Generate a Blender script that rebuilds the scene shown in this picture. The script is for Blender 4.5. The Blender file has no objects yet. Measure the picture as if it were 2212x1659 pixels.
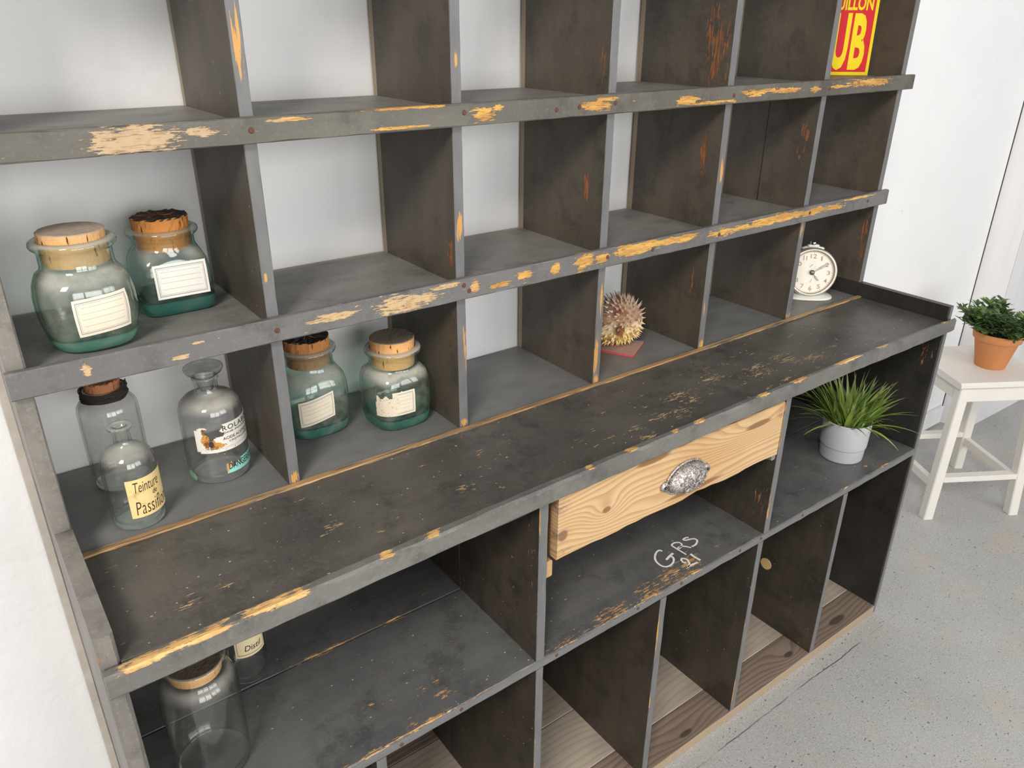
import bpy, bmesh, math, random
from mathutils import Vector, Matrix, noise as mnoise
PI = math.pi
rnd = random.Random(7)
SC = bpy.context.scene
COL = SC.collection

# ------------------------------------------------------------------ measured layout (metres)
X0, X1, X2, X3, X4, X5, X6 = 0.6574, 0.9502, 1.2621, 1.5738, 1.8819, 2.1947, 2.5
T = 0.0171
YU, YB, YW = 0.2369, 0.481, 0.487
Z1, Z2, ZC, ZTOP = 1.4267, 1.1573, 0.8928, 1.6960
ZS, ZSB, ZB = 0.5435, 0.5234, 0.0263
L1, L2 = 1.2540, 1.8775
MX = (0.9465, 1.2546, 1.5632, 1.8650, 2.1883)
LIFT = 0.0005
CAM = Vector((0.614, -0.7815, 1.5448))

# ------------------------------------------------------------------ node helper
class Mat:
    def __init__(s, name):
        s.m = bpy.data.materials.new(name); s.m.use_nodes = True
        s.nt = s.m.node_tree; s.nt.nodes.clear()
        s.out = s.nt.nodes.new('ShaderNodeOutputMaterial')
    def n(s, t, ins=None, **pr):
        nd = s.nt.nodes.new(t)
        for k, v in pr.items(): setattr(nd, k, v)
        for k, v in (ins or {}).items(): s.put(nd.inputs[k], v)
        return nd
    def put(s, sock, v):
        if isinstance(v, bpy.types.NodeSocket): s.nt.links.new(v, sock)
        elif isinstance(v, (tuple, list)) and sock.type == 'RGBA' and len(v) == 3: sock.default_value = (*v, 1)
        else: sock.default_value = v
    def ma(s, op, a, b=0.0, c=0.0, clamp=False):
        nd = s.nt.nodes.new('ShaderNodeMath'); nd.operation = op; nd.use_clamp = clamp
        for i, v in enumerate((a, b, c)): s.put(nd.inputs[i], v)
        return nd.outputs[0]
    def vm(s, op, a, b=(0, 0, 0), c=(0, 0, 0)):
        nd = s.nt.nodes.new('ShaderNodeVectorMath'); nd.operation = op
        s.put(nd.inputs[0], a); s.put(nd.inputs[1], b)
        if op == 'MULTIPLY_ADD': s.put(nd.inputs[2], c)
        return nd.outputs['Value'] if op in ('LENGTH', 'DOT_PRODUCT', 'DISTANCE') else nd.outputs[0]
    def mix(s, f, a, b):
        nd = s.nt.nodes.new('ShaderNodeMix'); nd.data_type = 'RGBA'
        s.put(nd.inputs[0], f); s.put(nd.inputs[6], a); s.put(nd.inputs[7], b)
        return nd.outputs[2]
    def noise(s, v, sc=1.0, det=3.0, ro=0.55, dist=0.0):
        return s.n('ShaderNodeTexNoise', {'Vector': v, 'Scale': sc, 'Detail': det, 'Roughness': ro, 'Distortion': dist}).outputs['Fac']
    def step(s, v, a, b):
        return s.n('ShaderNodeMapRange', {'Value': v, 'From Min': a, 'From Max': b}, interpolation_type='SMOOTHSTEP').outputs[0]
    def pos(s): return s.n('ShaderNodeNewGeometry').outputs['Position']
    def obj(s): return s.n('ShaderNodeTexCoord').outputs['Object']
    def uv(s): return s.n('ShaderNodeTexCoord').outputs['UV']
    def xyz(s, v):
        nd = s.n('ShaderNodeSeparateXYZ', {0: v}); return nd.outputs[0], nd.outputs[1], nd.outputs[2]
    def nrm(s): return s.n('ShaderNodeNewGeometry').outputs['Normal']
    def bump(s, h, st=0.3, d=0.002):
        return s.n('ShaderNodeBump', {'Height': h, 'Strength': st, 'Distance': d}).outputs[0]
    def pbr(s, col, ro=0.5, bump=None, metal=0.0, spec=0.5, **kw):
        nd = s.n('ShaderNodeBsdfPrincipled', {'Base Color': col, 'Roughness': ro, 'Metallic': metal, 'Specular IOR Level': spec})
        if bump is not None: s.put(nd.inputs['Normal'], bump)
        for k, v in kw.items(): s.put(nd.inputs[k], v)
        s.nt.links.new(nd.outputs[0], s.out.inputs[0]); return nd
    def near(s, P, patches):
        """0..1 field that is high inside the ellipsoids (centre, radii)."""
        d = None
        for (x, y, z, rx, ry, rz) in patches:
            iv = (1 / rx, 1 / ry, 1 / rz)
            l = s.vm('LENGTH', s.vm('MULTIPLY_ADD', P, iv, (-x / rx, -y / ry, -z / rz)))
            d = l if d is None else s.ma('MINIMUM', d, l)
        return s.ma('MULTIPLY', s.ma('SUBTRACT', 1.45, d), 0.95, clamp=True)

# ------------------------------------------------------------------ mesh helpers
def new_bm(): return bmesh.new()
def fin(name, bm, mat, parent=None, off=None, smooth=False, loc=None):
    if off is not None: bmesh.ops.translate(bm, vec=-Vector(off), verts=bm.verts)
    bmesh.ops.recalc_face_normals(bm, faces=bm.faces)
    me = bpy.data.meshes.new(name); bm.to_mesh(me); bm.free()
    if smooth:
        for p in me.polygons: p.use_smooth = True
    me.materials.append(mat.m if isinstance(mat, Mat) else mat)
    o = bpy.data.objects.new(name, me); COL.objects.link(o)
    if parent is not None: o.parent = parent
    if loc is not None: o.location = loc
    return o
def thing(name, label, cat, loc, rz=0.0, group=None):
    o = bpy.data.objects.new(name, None); COL.objects.link(o); o.empty_display_size = 0.05
    o.location = loc; o.rotation_euler = (0, 0, rz); o['label'] = label; o['category'] = cat
    if group: o['group'] = group
    return o
def tag(o, label, cat, group=None):
    o['label'] = label; o['category'] = cat
    if group: o['group'] = group
    return o
AX = {'x': (0, 1, 2), 'y': (1, 0, 2), 'z': (2, 0, 1)}
def board(bm, ax, a0, a1, b0, b1, c0, c1, ch=0.0016, jit=0.0006, seg=0.05, fb=None):
    """board along ax with worn chamfered arrises; b,c are the other two axes in xyz order.
    fb(t)->(b0,b1,c0,c1) may vary the section along the board."""
    i, j, k = AX[ax]
    n = max(1, int(abs(a1 - a0) / seg)); rings = []
    for q in range(n + 1):
        t = q / n; a = a0 + (a1 - a0) * t
        B0, B1, C0, C1 = fb(t) if fb else (b0, b1, c0, c1)
        def e(): return max(0.0003, ch + rnd.uniform(-jit, jit))
        pts = []
        for (sb, sc_, first) in ((0, 0, 0), (1, 0, 1), (1, 1, 0), (0, 1, 1)):
            b = (B0, B1)[sb]; c = (C0, C1)[sc_]; d1, d2 = e(), e()
            pb = (b + d1 * (1 if sb == 0 else -1), c); pc = (b, c + d2 * (1 if sc_ == 0 else -1))
            pts += [pc, pb] if first == 0 else [pb, pc]
        ring = []
        for (b, c) in pts:
            v = [0, 0, 0]; v[i] = a; v[j] = b; v[k] = c; ring.append(bm.verts.new(v))
        rings.append(ring)
    for r0, r1 in zip(rings, rings[1:]):
        for q in range(8): bm.faces.new((r0[q], r0[(q + 1) % 8], r1[(q + 1) % 8], r1[q]))
    bm.faces.new(rings[0][::-1]); bm.faces.new(rings[-1])
def sbox(bm, lo, hi, ch=0.001):
    board(bm, 'x', lo[0], hi[0], lo[1], hi[1], lo[2], hi[2], ch, 0, 9)
def se(th, n):  # superellipse radius factor
    return 1.0 if n == 2 else 1.0 / (abs(math.cos(th)) ** n + abs(math.sin(th)) ** n) ** (1.0 / n)
def lathe(bm, prof, seg=64, closed_axis=True):
    """prof: (r, z) or (r, z, n) from the axis out and back."""
    rings = []
    for p in prof:
        r, z = p[0], p[1]; n = p[2] if len(p) > 2 else 2
        if r < 1e-6: rings.append([bm.verts.new((0, 0, z))])
        else: rings.append([bm.verts.new((r * se(2 * PI * i / seg, n) * math.cos(2 * PI * i / seg), r * se(2 * PI * i / seg, n) * math.sin(2 * PI * i / seg), z)) for i in range(seg)])
    for a, b in zip(rings, rings[1:]):
        for i in range(seg):
            j = (i + 1) % seg
            if len(a) == 1 and len(b) == 1: continue
            if len(a) == 1: bm.faces.new((a[0], b[i], b[j]))
            elif len(b) == 1: bm.faces.new((a[i], b[0], a[j]))
            else: bm.faces.new((a[i], b[i], b[j], a[j]))
    return rings
def tube(bm, pts, rad, seg=8, cap=True):
    pts = [Vector(p) for p in pts]; rings = []
    rads = rad if isinstance(rad, (list, tuple)) else [rad] * len(pts)
    up = Vector((0, 0, 1))
    for i, p in enumerate(pts):
        d = (pts[min(i + 1, len(pts) - 1)] - pts[max(i - 1, 0)]).normalized()
        a = d.cross(up)
        if a.length < 1e-3: a = d.cross(Vector((1, 0, 0)))
        a.normalize(); b = d.cross(a)
        rings.append([bm.verts.new(p + (a * math.cos(2 * PI * k / seg) + b * math.sin(2 * PI * k / seg)) * rads[i]) for k in range(seg)])
    for r0, r1 in zip(rings, rings[1:]):
        for k in range(seg): bm.faces.new((r0[k], r0[(k + 1) % seg], r1[(k + 1) % seg], r1[k]))
    if cap: bm.faces.new(rings[0][::-1]); bm.faces.new(rings[-1])
def smooth_line(pts, sub=5):
    pts = [Vector((*p, 0)[:3]) for p in pts]; out = []
    for i in range(len(pts) - 1):
        p0 = pts[max(i - 1, 0)]; p1 = pts[i]; p2 = pts[i + 1]; p3 = pts[min(i + 2, len(pts) - 1)]
        for k in range(sub):
            t = k / sub
            out.append(0.5 * ((2 * p1) + (p2 - p0) * t + (2 * p0 - 5 * p1 + 4 * p2 - p3) * t * t + (3 * p1 - p0 - 3 * p2 + p3) * t ** 3))
    out.append(pts[-1]); return out
def ribbon(bm, pts, w, fn, jit=0.0, th=0.0):
    """flat stroke: pts in 2-D, fn(x, y, h) -> 3-D."""
    L, R = [], []
    for i, p in enumerate(pts):
        d = (pts[min(i + 1, len(pts) - 1)] - pts[max(i - 1, 0)]); d.normalize()
        nx, ny = -d.y, d.x; ww = w * (1 + rnd.uniform(-jit, jit))
        L.append(bm.verts.new(fn(p.x + nx * ww / 2, p.y + ny * ww / 2, th)))
        R.append(bm.verts.new(fn(p.x - nx * ww / 2, p.y - ny * ww / 2, th)))
    for i in range(len(pts) - 1): bm.faces.new((L[i], R[i], R[i + 1], L[i + 1]))
def text_polys(s, bold=0.0, shear=0.0, spacing=1.0):
    cu = bpy.data.curves.new('lettering', 'FONT'); cu.body = s; cu.resolution_u = 3
    cu.offset = bold; cu.shear = shear; cu.space_character = spacing
    ob = bpy.data.objects.new('lettering', cu); COL.objects.link(ob)
    me = bpy.data.meshes.new_from_object(ob.evaluated_get(bpy.context.evaluated_depsgraph_get()))
    vs = [(v.co.x, v.co.y) for v in me.vertices]; fs = [tuple(p.vertices) for p in me.polygons]
    bpy.data.objects.remove(ob); bpy.data.curves.remove(cu); bpy.data.meshes.remove(me)
    return vs, fs
def text_into(bm, s, x0, x1, y0, y1, fn, bold=0.0, shear=0.0, spacing=1.0, h=0.0):
    """letters stretched into the box x0..x1, y0..y1 of a surface fn(x, y, h)."""
    vs, fs = text_polys(s, bold, shear, spacing)
    ax = min(v[0] for v in vs); bx = max(v[0] for v in vs); ay = min(v[1] for v in vs); by = max(v[1] for v in vs)
    nv = [bm.verts.new(fn(x0 + (x - ax) / (bx - ax) * (x1 - x0), y0 + (y - ay) / (by - ay) * (y1 - y0), h)) for x, y in vs]
    for f in fs:
        try: bm.faces.new([nv[i] for i in f])
        except ValueError: pass
def patch(bm, x0, x1, y0, y1, fn, nu=14, nv=6, h=0.0, mask=None):
    uvl = bm.loops.layers.uv.verify(); g = {}
    for i in range(nu + 1):
        for j in range(nv + 1):
            g[i, j] = bm.verts.new(fn(x0 + (x1 - x0) * i / nu, y0 + (y1 - y0) * j / nv, h))
    for i in range(nu):
        for j in range(nv):
            if mask and not mask((i + .5) / nu, (j + .5) / nv): continue
            f = bm.faces.new((g[i, j], g[i + 1, j], g[i + 1, j + 1], g[i, j + 1]))
            for l, (a, b) in zip(f.loops, ((i, j), (i + 1, j), (i + 1, j + 1), (i, j + 1))): l[uvl].uv = (a / nu, b / nv)
    for v in [v for v in bm.verts if not v.link_faces]: bm.verts.remove(v)

# ------------------------------------------------------------------ materials
STR = {'x': (7, 60, 60), 'y': (60, 7, 60), 'z': (60, 60, 7)}
GREY, GREY2 = (0.088, 0.088, 0.086), (0.135, 0.130, 0.120)
OCHRE, OCHRE2, TAN = (0.66, 0.37, 0.10), (0.47, 0.22, 0.05), (0.62, 0.42, 0.20)
RUST = (0.30, 0.10, 0.03)
def paint(name, c1, c2, ax='x', chip=OCHRE, chip2=OCHRE2, thr=0.80, patches=(), pk=0.36, speck=0.0, ro=0.5, bare=None, extra=None, brush=0.35, fine=1.0, pale=None):
    m = Mat(name); P = m.pos(); S = m.vm('MULTIPLY', P, STR[ax])
    big = m.noise(P, 5.5, 4, 0.6); mid = m.noise(m.vm('MULTIPLY', P, tuple(q * 0.45 for q in STR[ax])), 1.0, 5, 0.65)
    f = m.ma('ADD', m.ma('MULTIPLY', m.ma('SUBTRACT', big, 0.5), 1.6), m.ma('ADD', 0.5, m.ma('MULTIPLY', m.ma('SUBTRACT', mid, 0.5), brush * 3)), clamp=True)
    col = m.mix(f, c1, c2)
    col = m.mix(m.ma('MULTIPLY', m.step(m.noise(P, 14.0, 5, 0.7), 0.48, 0.70), 0.55), col, tuple(q * 0.55 for q in c1))
    col = m.mix(m.ma('MULTIPLY', m.step(m.noise(P, 160.0, 3, 0.7), 0.52, 0.75), 0.30), col, tuple(min(1, q * 1.5) for q in c2))
    n1 = m.noise(m.vm('MULTIPLY', S, (4.2 * fine,) * 3), 1.0, 4, 0.7, 0.3); n2 = m.noise(P, 75.0 * fine, 4, 0.65); n3 = m.noise(S, 1.0, 4, 0.6)
    v = m.ma('ADD', m.ma('ADD', m.ma('MULTIPLY', n1, 1.0), m.ma('SUBTRACT', m.ma('MULTIPLY', n2, 0.30), 0.11)), m.ma('SUBTRACT', m.ma('MULTIPLY', n3, 0.42), 0.25))
    if patches: v = m.ma('ADD', v, m.ma('MULTIPLY', m.near(P, patches), pk))
    k = m.step(v, thr - 0.02, thr + 0.02)
    cc = m.mix(m.step(m.noise(m.vm('MULTIPLY', P, tuple(q * 1.6 for q in STR[ax])), 1.0, 3, 0.6), 0.35, 0.65), chip2, chip)
    if pale: cc = m.mix(m.step(m.xyz(P)[0], pale[0] - 0.06, pale[0] + 0.06), m.mix(n2, tuple(q * 0.7 for q in pale[1]), pale[1]), cc)
    gl = m.noise(m.vm('MULTIPLY', S, (9.0, 9.0, 9.0)), 1.0, 2, 0.6)
    cc = m.mix(m.ma('MULTIPLY', m.step(gl, 0.52, 0.66), 0.6), cc, tuple(q * 0.45 for q in chip2))
    rim = m.step(v, thr - 0.075, thr - 0.01)
    col = m.mix(m.ma('MULTIPLY', rim, 0.45), col, tuple(q * 0.5 + 0.01 for q in c1))
    col = m.mix(k, col, cc)
    if speck:
        vo = m.n('ShaderNodeTexVoronoi', {'Vector': m.vm('ADD', m.vm('MULTIPLY', P, (1.0, 1.7, 1.3)), m.vm('MULTIPLY', m.n('ShaderNodeTexNoise', {'Vector': P, 'Scale': 130.0}).outputs['Color'], (0.009, 0.009, 0.009))), 'Scale': 46.0}); d = vo.outputs['Distance']
        rr = m.xyz(vo.outputs['Color'])[0]
        sp = m.ma('MULTIPLY', m.step(m.ma('ADD', d, m.ma('MULTIPLY', rr, 0.05)), 0.13, 0.09), m.ma('GREATER_THAN', rr, 1 - speck))
        col = m.mix(sp, col, (0.55, 0.47, 0.36))
    h = m.ma('SUBTRACT', m.ma('MULTIPLY', mid, 0.5), m.ma('MULTIPLY', k, 0.9))
    if bare:  # (axis index, limit): unpainted rebate beyond this coordinate
        b = m.ma('GREATER_THAN', m.xyz(P)[bare[0]], bare[1])
        col = m.mix(b, col, m.mix(mid, (0.28, 0.21, 0.14), (0.36, 0.29, 0.21)))
    if extra: col = extra(m, P, col)
    m.pbr(col, m.ma('ADD', ro, m.ma('MULTIPLY', k, 0.25)), m.bump(h, 0.35, 0.0012))
    return m
def pine(name, c1, c2, c3, ax='x', rings=210.0, knots=(), warp=0.012, ro=0.55, cross=2, dirt=None, lw=0.6):
    """sawn softwood: growth bands running along ax, bending round the knots."""
    m = Mat(name); P = m.pos(); X = m.xyz(P); sx = {'x': (1.7, 5, 5), 'y': (5, 1.7, 5), 'z': (5, 5, 1.7)}[ax]
    c = X[cross]
    c = m.ma('ADD', c, m.ma('MULTIPLY', m.ma('SUBTRACT', m.noise(m.vm('MULTIPLY', P, sx), 1.6, 2, 0.5), 0.5), warp * 6))
    c = m.ma('ADD', c, m.ma('MULTIPLY', m.ma('SUBTRACT', m.noise(m.vm('MULTIPLY', P, sx), 6.0, 2, 0.5), 0.5), warp * 0.30))
    dk = None
    for (x, y, z, rx, ry, rz, amp) in knots:
        d = m.vm('LENGTH', m.vm('MULTIPLY_ADD', P, (1 / rx, 1 / ry, 1 / rz), (-x / rx, -y / ry, -z / rz)))
        c = m.ma('ADD', c, m.ma('MULTIPLY', m.ma('POWER', 2.718, m.ma('MULTIPLY', m.ma('MULTIPLY', d, d), -0.5)), amp))
        dk = d if dk is None else m.ma('MINIMUM', dk, d)
    band = m.ma('FRACT', m.ma('MULTIPLY', c, rings))
    wide = m.noise(m.vm('MULTIPLY', P, sx), 3.0, 2, 0.5)
    line = m.ma('MULTIPLY', m.step(band, 0.25, 0.95), m.step(band, 1.0, 0.93))
    col = m.mix(m.step(wide, 0.35, 0.7), c1, c2)
    col = m.mix(m.ma('MULTIPLY', line, lw), col, c3)
    fine = m.noise(m.vm('MULTIPLY', P, tuple(60 if q > 2 else 4 for q in sx)), 6.0, 3, 0.6)
    col = m.mix(m.ma('MULTIPLY', m.step(fine, 0.5, 0.8), 0.25), col, tuple(q * 0.55 for q in c1))
    if dk is not None: col = m.mix(m.step(dk, 0.42, 0.25), col, tuple(q * 0.7 for q in c3))
    if dirt: col = dirt(m, P, col)
    m.pbr(col, ro, m.bump(line, 0.25, 0.0008)); return m
def plain(name, c, ro=0.5, metal=0.0, var=0.15, sc=25.0, bump=0.1, spec=0.5):
    m = Mat(name); P = m.obj(); n = m.noise(P, sc, 4, 0.6)
    col = m.mix(n, tuple(q * (1 - var) for q in c), tuple(min(1, q * (1 + var)) for q in c))
    m.pbr(col, ro, m.bump(n, bump, 0.001), metal, spec); return m
def glass(name, tint, deep, zb, dust=0.5, low=0.10, dcol=(0.46, 0.44, 0.385), zmin=0.05):
    """thin blown walls (clear transmission + Fresnel gloss, greener seen edge-on) on a thick refracting foot below zb."""
    m = Mat(name); P = m.obj(); z = m.xyz(P)[2]
    lw = m.n('ShaderNodeLayerWeight', {'Blend': 0.5}); fc = lw.outputs['Facing']
    n0 = m.noise(P, 22.0, 2, 0.5)
    bp = m.bump(n0, 0.10, 0.003)
    tr = m.n('ShaderNodeBsdfTransparent', {'Color': m.mix(m.step(fc, 0.55, 1.0), tint, deep)})
    gl = m.n('ShaderNodeBsdfGlossy', {'Color': (0.95, 0.97, 0.96), 'Roughness': 0.015, 'Normal': bp})
    fr = m.ma('ADD', 0.055, m.ma('MULTIPLY', m.ma('POWER', fc, 4.0), 0.6))
    thin = m.n('ShaderNodeMixShader', {0: fr, 1: tr.outputs[0], 2: gl.outputs[0]})
    gb = m.n('ShaderNodeBsdfGlass', {'Color': tuple(math.sqrt(q) for q in deep), 'Roughness': 0.0, 'IOR': 1.45})
    dm = m.n('ShaderNodeBsdfDiffuse', {'Color': tuple(q * 0.55 for q in deep)})
    foot = m.n('ShaderNodeMixShader', {0: 0.30, 1: gb.outputs[0], 2: dm.outputs[0]})
    body = m.n('ShaderNodeMixShader', {0: m.step(z, zb + 0.001, zb - 0.001), 1: thin.outputs[0], 2: foot.outputs[0]})
    d = m.n('ShaderNodeBsdfDiffuse', {'Color': dcol})
    nz = m.xyz(m.nrm())[2]; n = m.noise(P, 38.0, 4, 0.65)
    up = m.ma('MULTIPLY', m.step(nz, 0.12, 0.85), m.step(z, zmin, zmin + 0.02))
    f = m.ma('MULTIPLY', m.ma('ADD', m.ma('MULTIPLY', up, m.step(n, 0.0, 0.62)), m.ma('MULTIPLY', m.step(n, 0.30, 0.75), low)), dust, clamp=True)
    mx = m.n('ShaderNodeMixShader', {0: f, 1: body.outputs[0], 2: d.outputs[0]})
    m.nt.links.new(mx.outputs[0], m.out.inputs[0]); return m
def cork(name, top, side=(0.60, 0.30, 0.11), zt=0.9):
    m = Mat(name); P = m.obj(); nz = m.xyz(m.nrm())[2]
    s = m.noise(m.vm('MULTIPLY', P, (220, 220, 45)), 1.0, 3, 0.6); g = m.noise(P, 120, 3, 0.6)
    c = m.mix(g, side, tuple(min(1, q * 1.35) for q in side))
    c = m.mix(m.step(s, 0.60, 0.70), c, (0.10, 0.04, 0.02))
    t = m.mix(g, tuple(q * 0.75 for q in top), tuple(q * 1.2 for q in top))
    c = m.mix(m.step(nz, 0.35, 0.75), c, t)
    m.pbr(c, 0.9, m.bump(m.ma('ADD', s, g), 0.5, 0.002), spec=0.2); return m
def label_mat(name, base, line, rows, border=True, asp=1.6, stain=None, dbl=True):
    m = Mat(name); U = m.uv(); u, v, _ = m.xyz(U); P = m.obj()
    du = m.ma('MULTIPLY', m.ma('MINIMUM', u, m.ma('SUBTRACT', 1.0, u)), asp); dv = m.ma('MINIMUM', v, m.ma('SUBTRACT', 1.0, v))
    d = m.ma('MINIMUM', du, dv)
    def band(x, c, w): return m.ma('LESS_THAN', m.ma('ABSOLUTE', m.ma('SUBTRACT', x, c)), w)
    n = m.noise(P, 70, 4, 0.6)
    col = m.mix(n, tuple(q * 0.86 for q in base), base)
    if border:
        col = m.mix(m.ma('MULTIPLY', band(d, 0.085, 0.011), 0.85), col, line)
        if dbl: col = m.mix(m.ma('MULTIPLY', band(d, 0.125, 0.006), 0.7), col, line)
    inside = m.ma('GREATER_THAN', du, 0.2)
    for r in rows: col = m.mix(m.ma('MULTIPLY', m.ma('MULTIPLY', band(v, r, 0.007), inside), 0.55), col, line)
    if stain: col = stain(m, u, v, n, col)
    m.pbr(col, 0.8, spec=0.2); return m
def flat(name, c, ro=0.7): 
    m = Mat(name); n = m.noise(m.obj(), 90, 2, 0.5)
    m.pbr(m.mix(n, tuple(q * 0.85 for q in c), c), ro, spec=0.25); return m

INK = flat('ink_black', (0.03, 0.028, 0.026)); INKB = flat('ink_brown', (0.07, 0.03, 0.015))

# ------------------------------------------------------------------ room
def structure(name, bm, mat):
    o = fin(name, bm, mat); o['kind'] = 'structure'; return o
m = Mat('plaster_white'); P = m.pos()
n = m.noise(P, 55, 5, 0.6); n2 = m.noise(P, 9, 3, 0.55); n3 = m.noise(m.vm('MULTIPLY', P, (3, 3, 9)), 1.0, 3, 0.6)
col = m.mix(n2, (0.80, 0.80, 0.80), (0.86, 0.855, 0.85))
col = m.mix(m.ma('MULTIPLY', m.step(n3, 0.62, 0.72), 0.12), col, (0.62, 0.58, 0.52))
vo = m.n('ShaderNodeTexVoronoi', {'Vector': m.vm('MULTIPLY', P, (1, 1, 0.6)), 'Scale': 14.0})
col = m.mix(m.ma('MULTIPLY', m.step(vo.outputs['Distance'], 0.035, 0.02), m.ma('GREATER_THAN', m.xyz(vo.outputs['Color'])[0], 0.72)), col, (0.25, 0.23, 0.20))
m.pbr(col, 0.75, m.bump(m.ma('ADD', n, m.ma('MULTIPLY', n2, 0.8)), 0.35, 0.004), spec=0.25)
WALL = m
m = Mat('painted_planks'); P = m.pos(); n = m.noise(m.vm('MULTIPLY', P, (30, 30, 2.5)), 1.0, 4, 0.6)
m.pbr(m.mix(n, (0.70, 0.69, 0.70), (0.83, 0.82, 0.82)), 0.6, m.bump(n, 0.25, 0.003), spec=0.3); PLANK = m
m = Mat('concrete'); P = m.pos()
n = m.noise(P, 4.0, 5, 0.65); n2 = m.noise(P, 60, 4, 0.7); n3 = m.noise(P, 260, 3, 0.7)
col = m.mix(n, (0.36, 0.357, 0.34), (0.53, 0.525, 0.50))
col = m.mix(m.ma('MULTIPLY', m.step(n3, 0.48, 0.66), 0.6), col, (0.25, 0.245, 0.235))
col = m.mix(m.ma('MULTIPLY', m.step(m.noise(P, 170, 3, 0.7), 0.55, 0.70), 0.6), col, (0.68, 0.665, 0.63))
col = m.mix(m.ma('MULTIPLY', m.step(n2, 0.56, 0.72), 0.35), col, (0.62, 0.60, 0.56))
col = m.mix(m.ma('MULTIPLY', m.ma('MULTIPLY', m.step(m.noise(P, 6.5, 3, 0.6), 0.55, 0.68), m.step(n2, 0.4, 0.6)), 0.55), col, (0.55, 0.43, 0.28))
for sc_, th in ((22.0, 0.10), (42.0, 0.17), (85.0, 0.22), (150.0, 0.24)):
    vo = m.n('ShaderNodeTexVoronoi', {'Vector': m.vm('MULTIPLY', m.vm('ADD', P, m.vm('MULTIPLY', m.n('ShaderNodeTexNoise', {'Vector': P, 'Scale': 40.0}).outputs['Color'], (0.02, 0.02, 0.02))), (1, 1.9, 1)), 'Scale': sc_})
    col = m.mix(m.ma('MULTIPLY', m.ma('MULTIPLY', m.step(vo.outputs['Distance'], th, th * 0.6), m.ma('GREATER_THAN', m.xyz(vo.outputs['Color'])[0], 0.74)), 0.8), col, (0.12, 0.115, 0.11))
# hairline joint in front of the cabinet
X = m.xyz(P)
ln = m.ma('ABSOLUTE', m.ma('SUBTRACT', m.ma('ADD', X[1], m.ma('MULTIPLY', m.ma('SUBTRACT', m.noise(m.vm('MULTIPLY', P, (5, 0, 0)), 1.0, 4, 0.7), 0.5), 0.02)), -0.045))
col = m.mix(m.ma('MULTIPLY', m.ma('MULTIPLY', m.step(ln, 0.0022, 0.0006), m.step(X[0], 2.62, 2.35)), m.step(m.noise(P, 7, 3, 0.6), 0.35, 0.6)), col, (0.10, 0.10, 0.10))
m.pbr(col, 0.62, m.bump(m.ma('ADD', n2, n3), 0.25, 0.002), spec=0.35); FLOOR = m

bm = new_bm(); sbox(bm, (-2.6, -4.2, -0.06), (6.8, 0.75, 0.0), 0.0005); structure('floor', bm, FLOOR)
bm = new_bm(); sbox(bm, (-2.6, YW, 0.0), (3.826, YW + 0.10, 3.1), 0.0005); structure('wall_back', bm, WALL)
# boarded face standing a little proud of the wall, split from it by a dark crack
bm = new_bm()
for (x, y) in (((3.834, 0.487), (3.872, 0.386)), ((3.8745, 0.385), (4.32, 0.375)), ((4.323, 0.375), (6.8, 0.33))):
    (xa, ya), (xb, yb) = x, y
    p = [(xa, ya), (xb, yb), (xb + 0.01, yb + 0.26), (xa + 0.004, ya + 0.24)]
    lo = [bm.verts.new((*q, 0)) for q in p]; hi = [bm.verts.new((*q, 3.1)) for q in p]
    bm.faces.new(lo); bm.faces.new(hi)
    for i in range(4): bm.faces.new((lo[i], lo[(i + 1) % 4], hi[(i + 1) % 4], hi[i]))
structure('wall_right', bm, PLANK)
DARK = plain('crack_dark', (0.03, 0.03, 0.03), 0.9)
bm = new_bm(); sbox(bm, (3.8262, 0.4860, 0.0), (3.8338, 0.500, 3.1), 0.0002); structure('crack_shade_strip_1', bm, DARK)  # dark strips in both gaps, their colour standing for the shade inside
bm = new_bm(); sbox(bm, (4.3202, 0.3752, 0.0), (4.3228, 0.39, 3.1), 0.0002); structure('crack_shade_strip_2', bm, DARK)
bm = new_bm(); board(bm, 'x', 2.60, 3.806, 0.470, YW, 0.012, 0.088, 0.002, 0.0005, 0.3)
structure('baseboard_back', bm, PLANK)

# ------------------------------------------------------------------ the cabinet
BASE = (1.58, 0.24, 0.0)
cab = thing('sorting_cabinet', 'long dark grey wooden pigeonhole cabinet with worn ochre edges against the white wall', 'cabinet', BASE)
def part(name, bm, mat, parent=None, label=None):
    o = fin(name, bm, mat, parent or cab, BASE if parent is None else BASE)
    if label: o['label'] = label
    return o

PB1 = [(0.819,0.226,1.417,0.046,1,0.026),(0.80,0.226,1.417,0.03,1,0.02),(0.849,0.226,1.415,0.013,1,0.013),(0.895,0.226,1.42,0.02,1,0.006),(1.006,0.226,1.427,0.028,1,0.003),(1.182,0.226,1.432,0.066,1,0.003),(1.173,0.226,1.406,0.044,1,0.002),(1.309,0.226,1.416,0.024,1,0.011),(1.337,0.226,1.424,0.01,1,0.005),(1.534,0.226,1.416,0.03,1,0.01),(1.559,0.226,1.425,0.031,1,0.004),(1.759,0.226,1.413,0.03,1,0.009),(1.83,0.226,1.406,0.079,1,0.003),(1.95,0.226,1.416,0.03,1,0.008),(1.977,0.226,1.42,0.075,1,0.004),(2.052,0.226,1.418,0.055,1,0.005),(2.147,0.226,1.416,0.018,1,0.007),(2.353,0.226,1.422,0.10,1,0.009),(2.247,0.226,1.418,0.05,1,0.004)]
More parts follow.
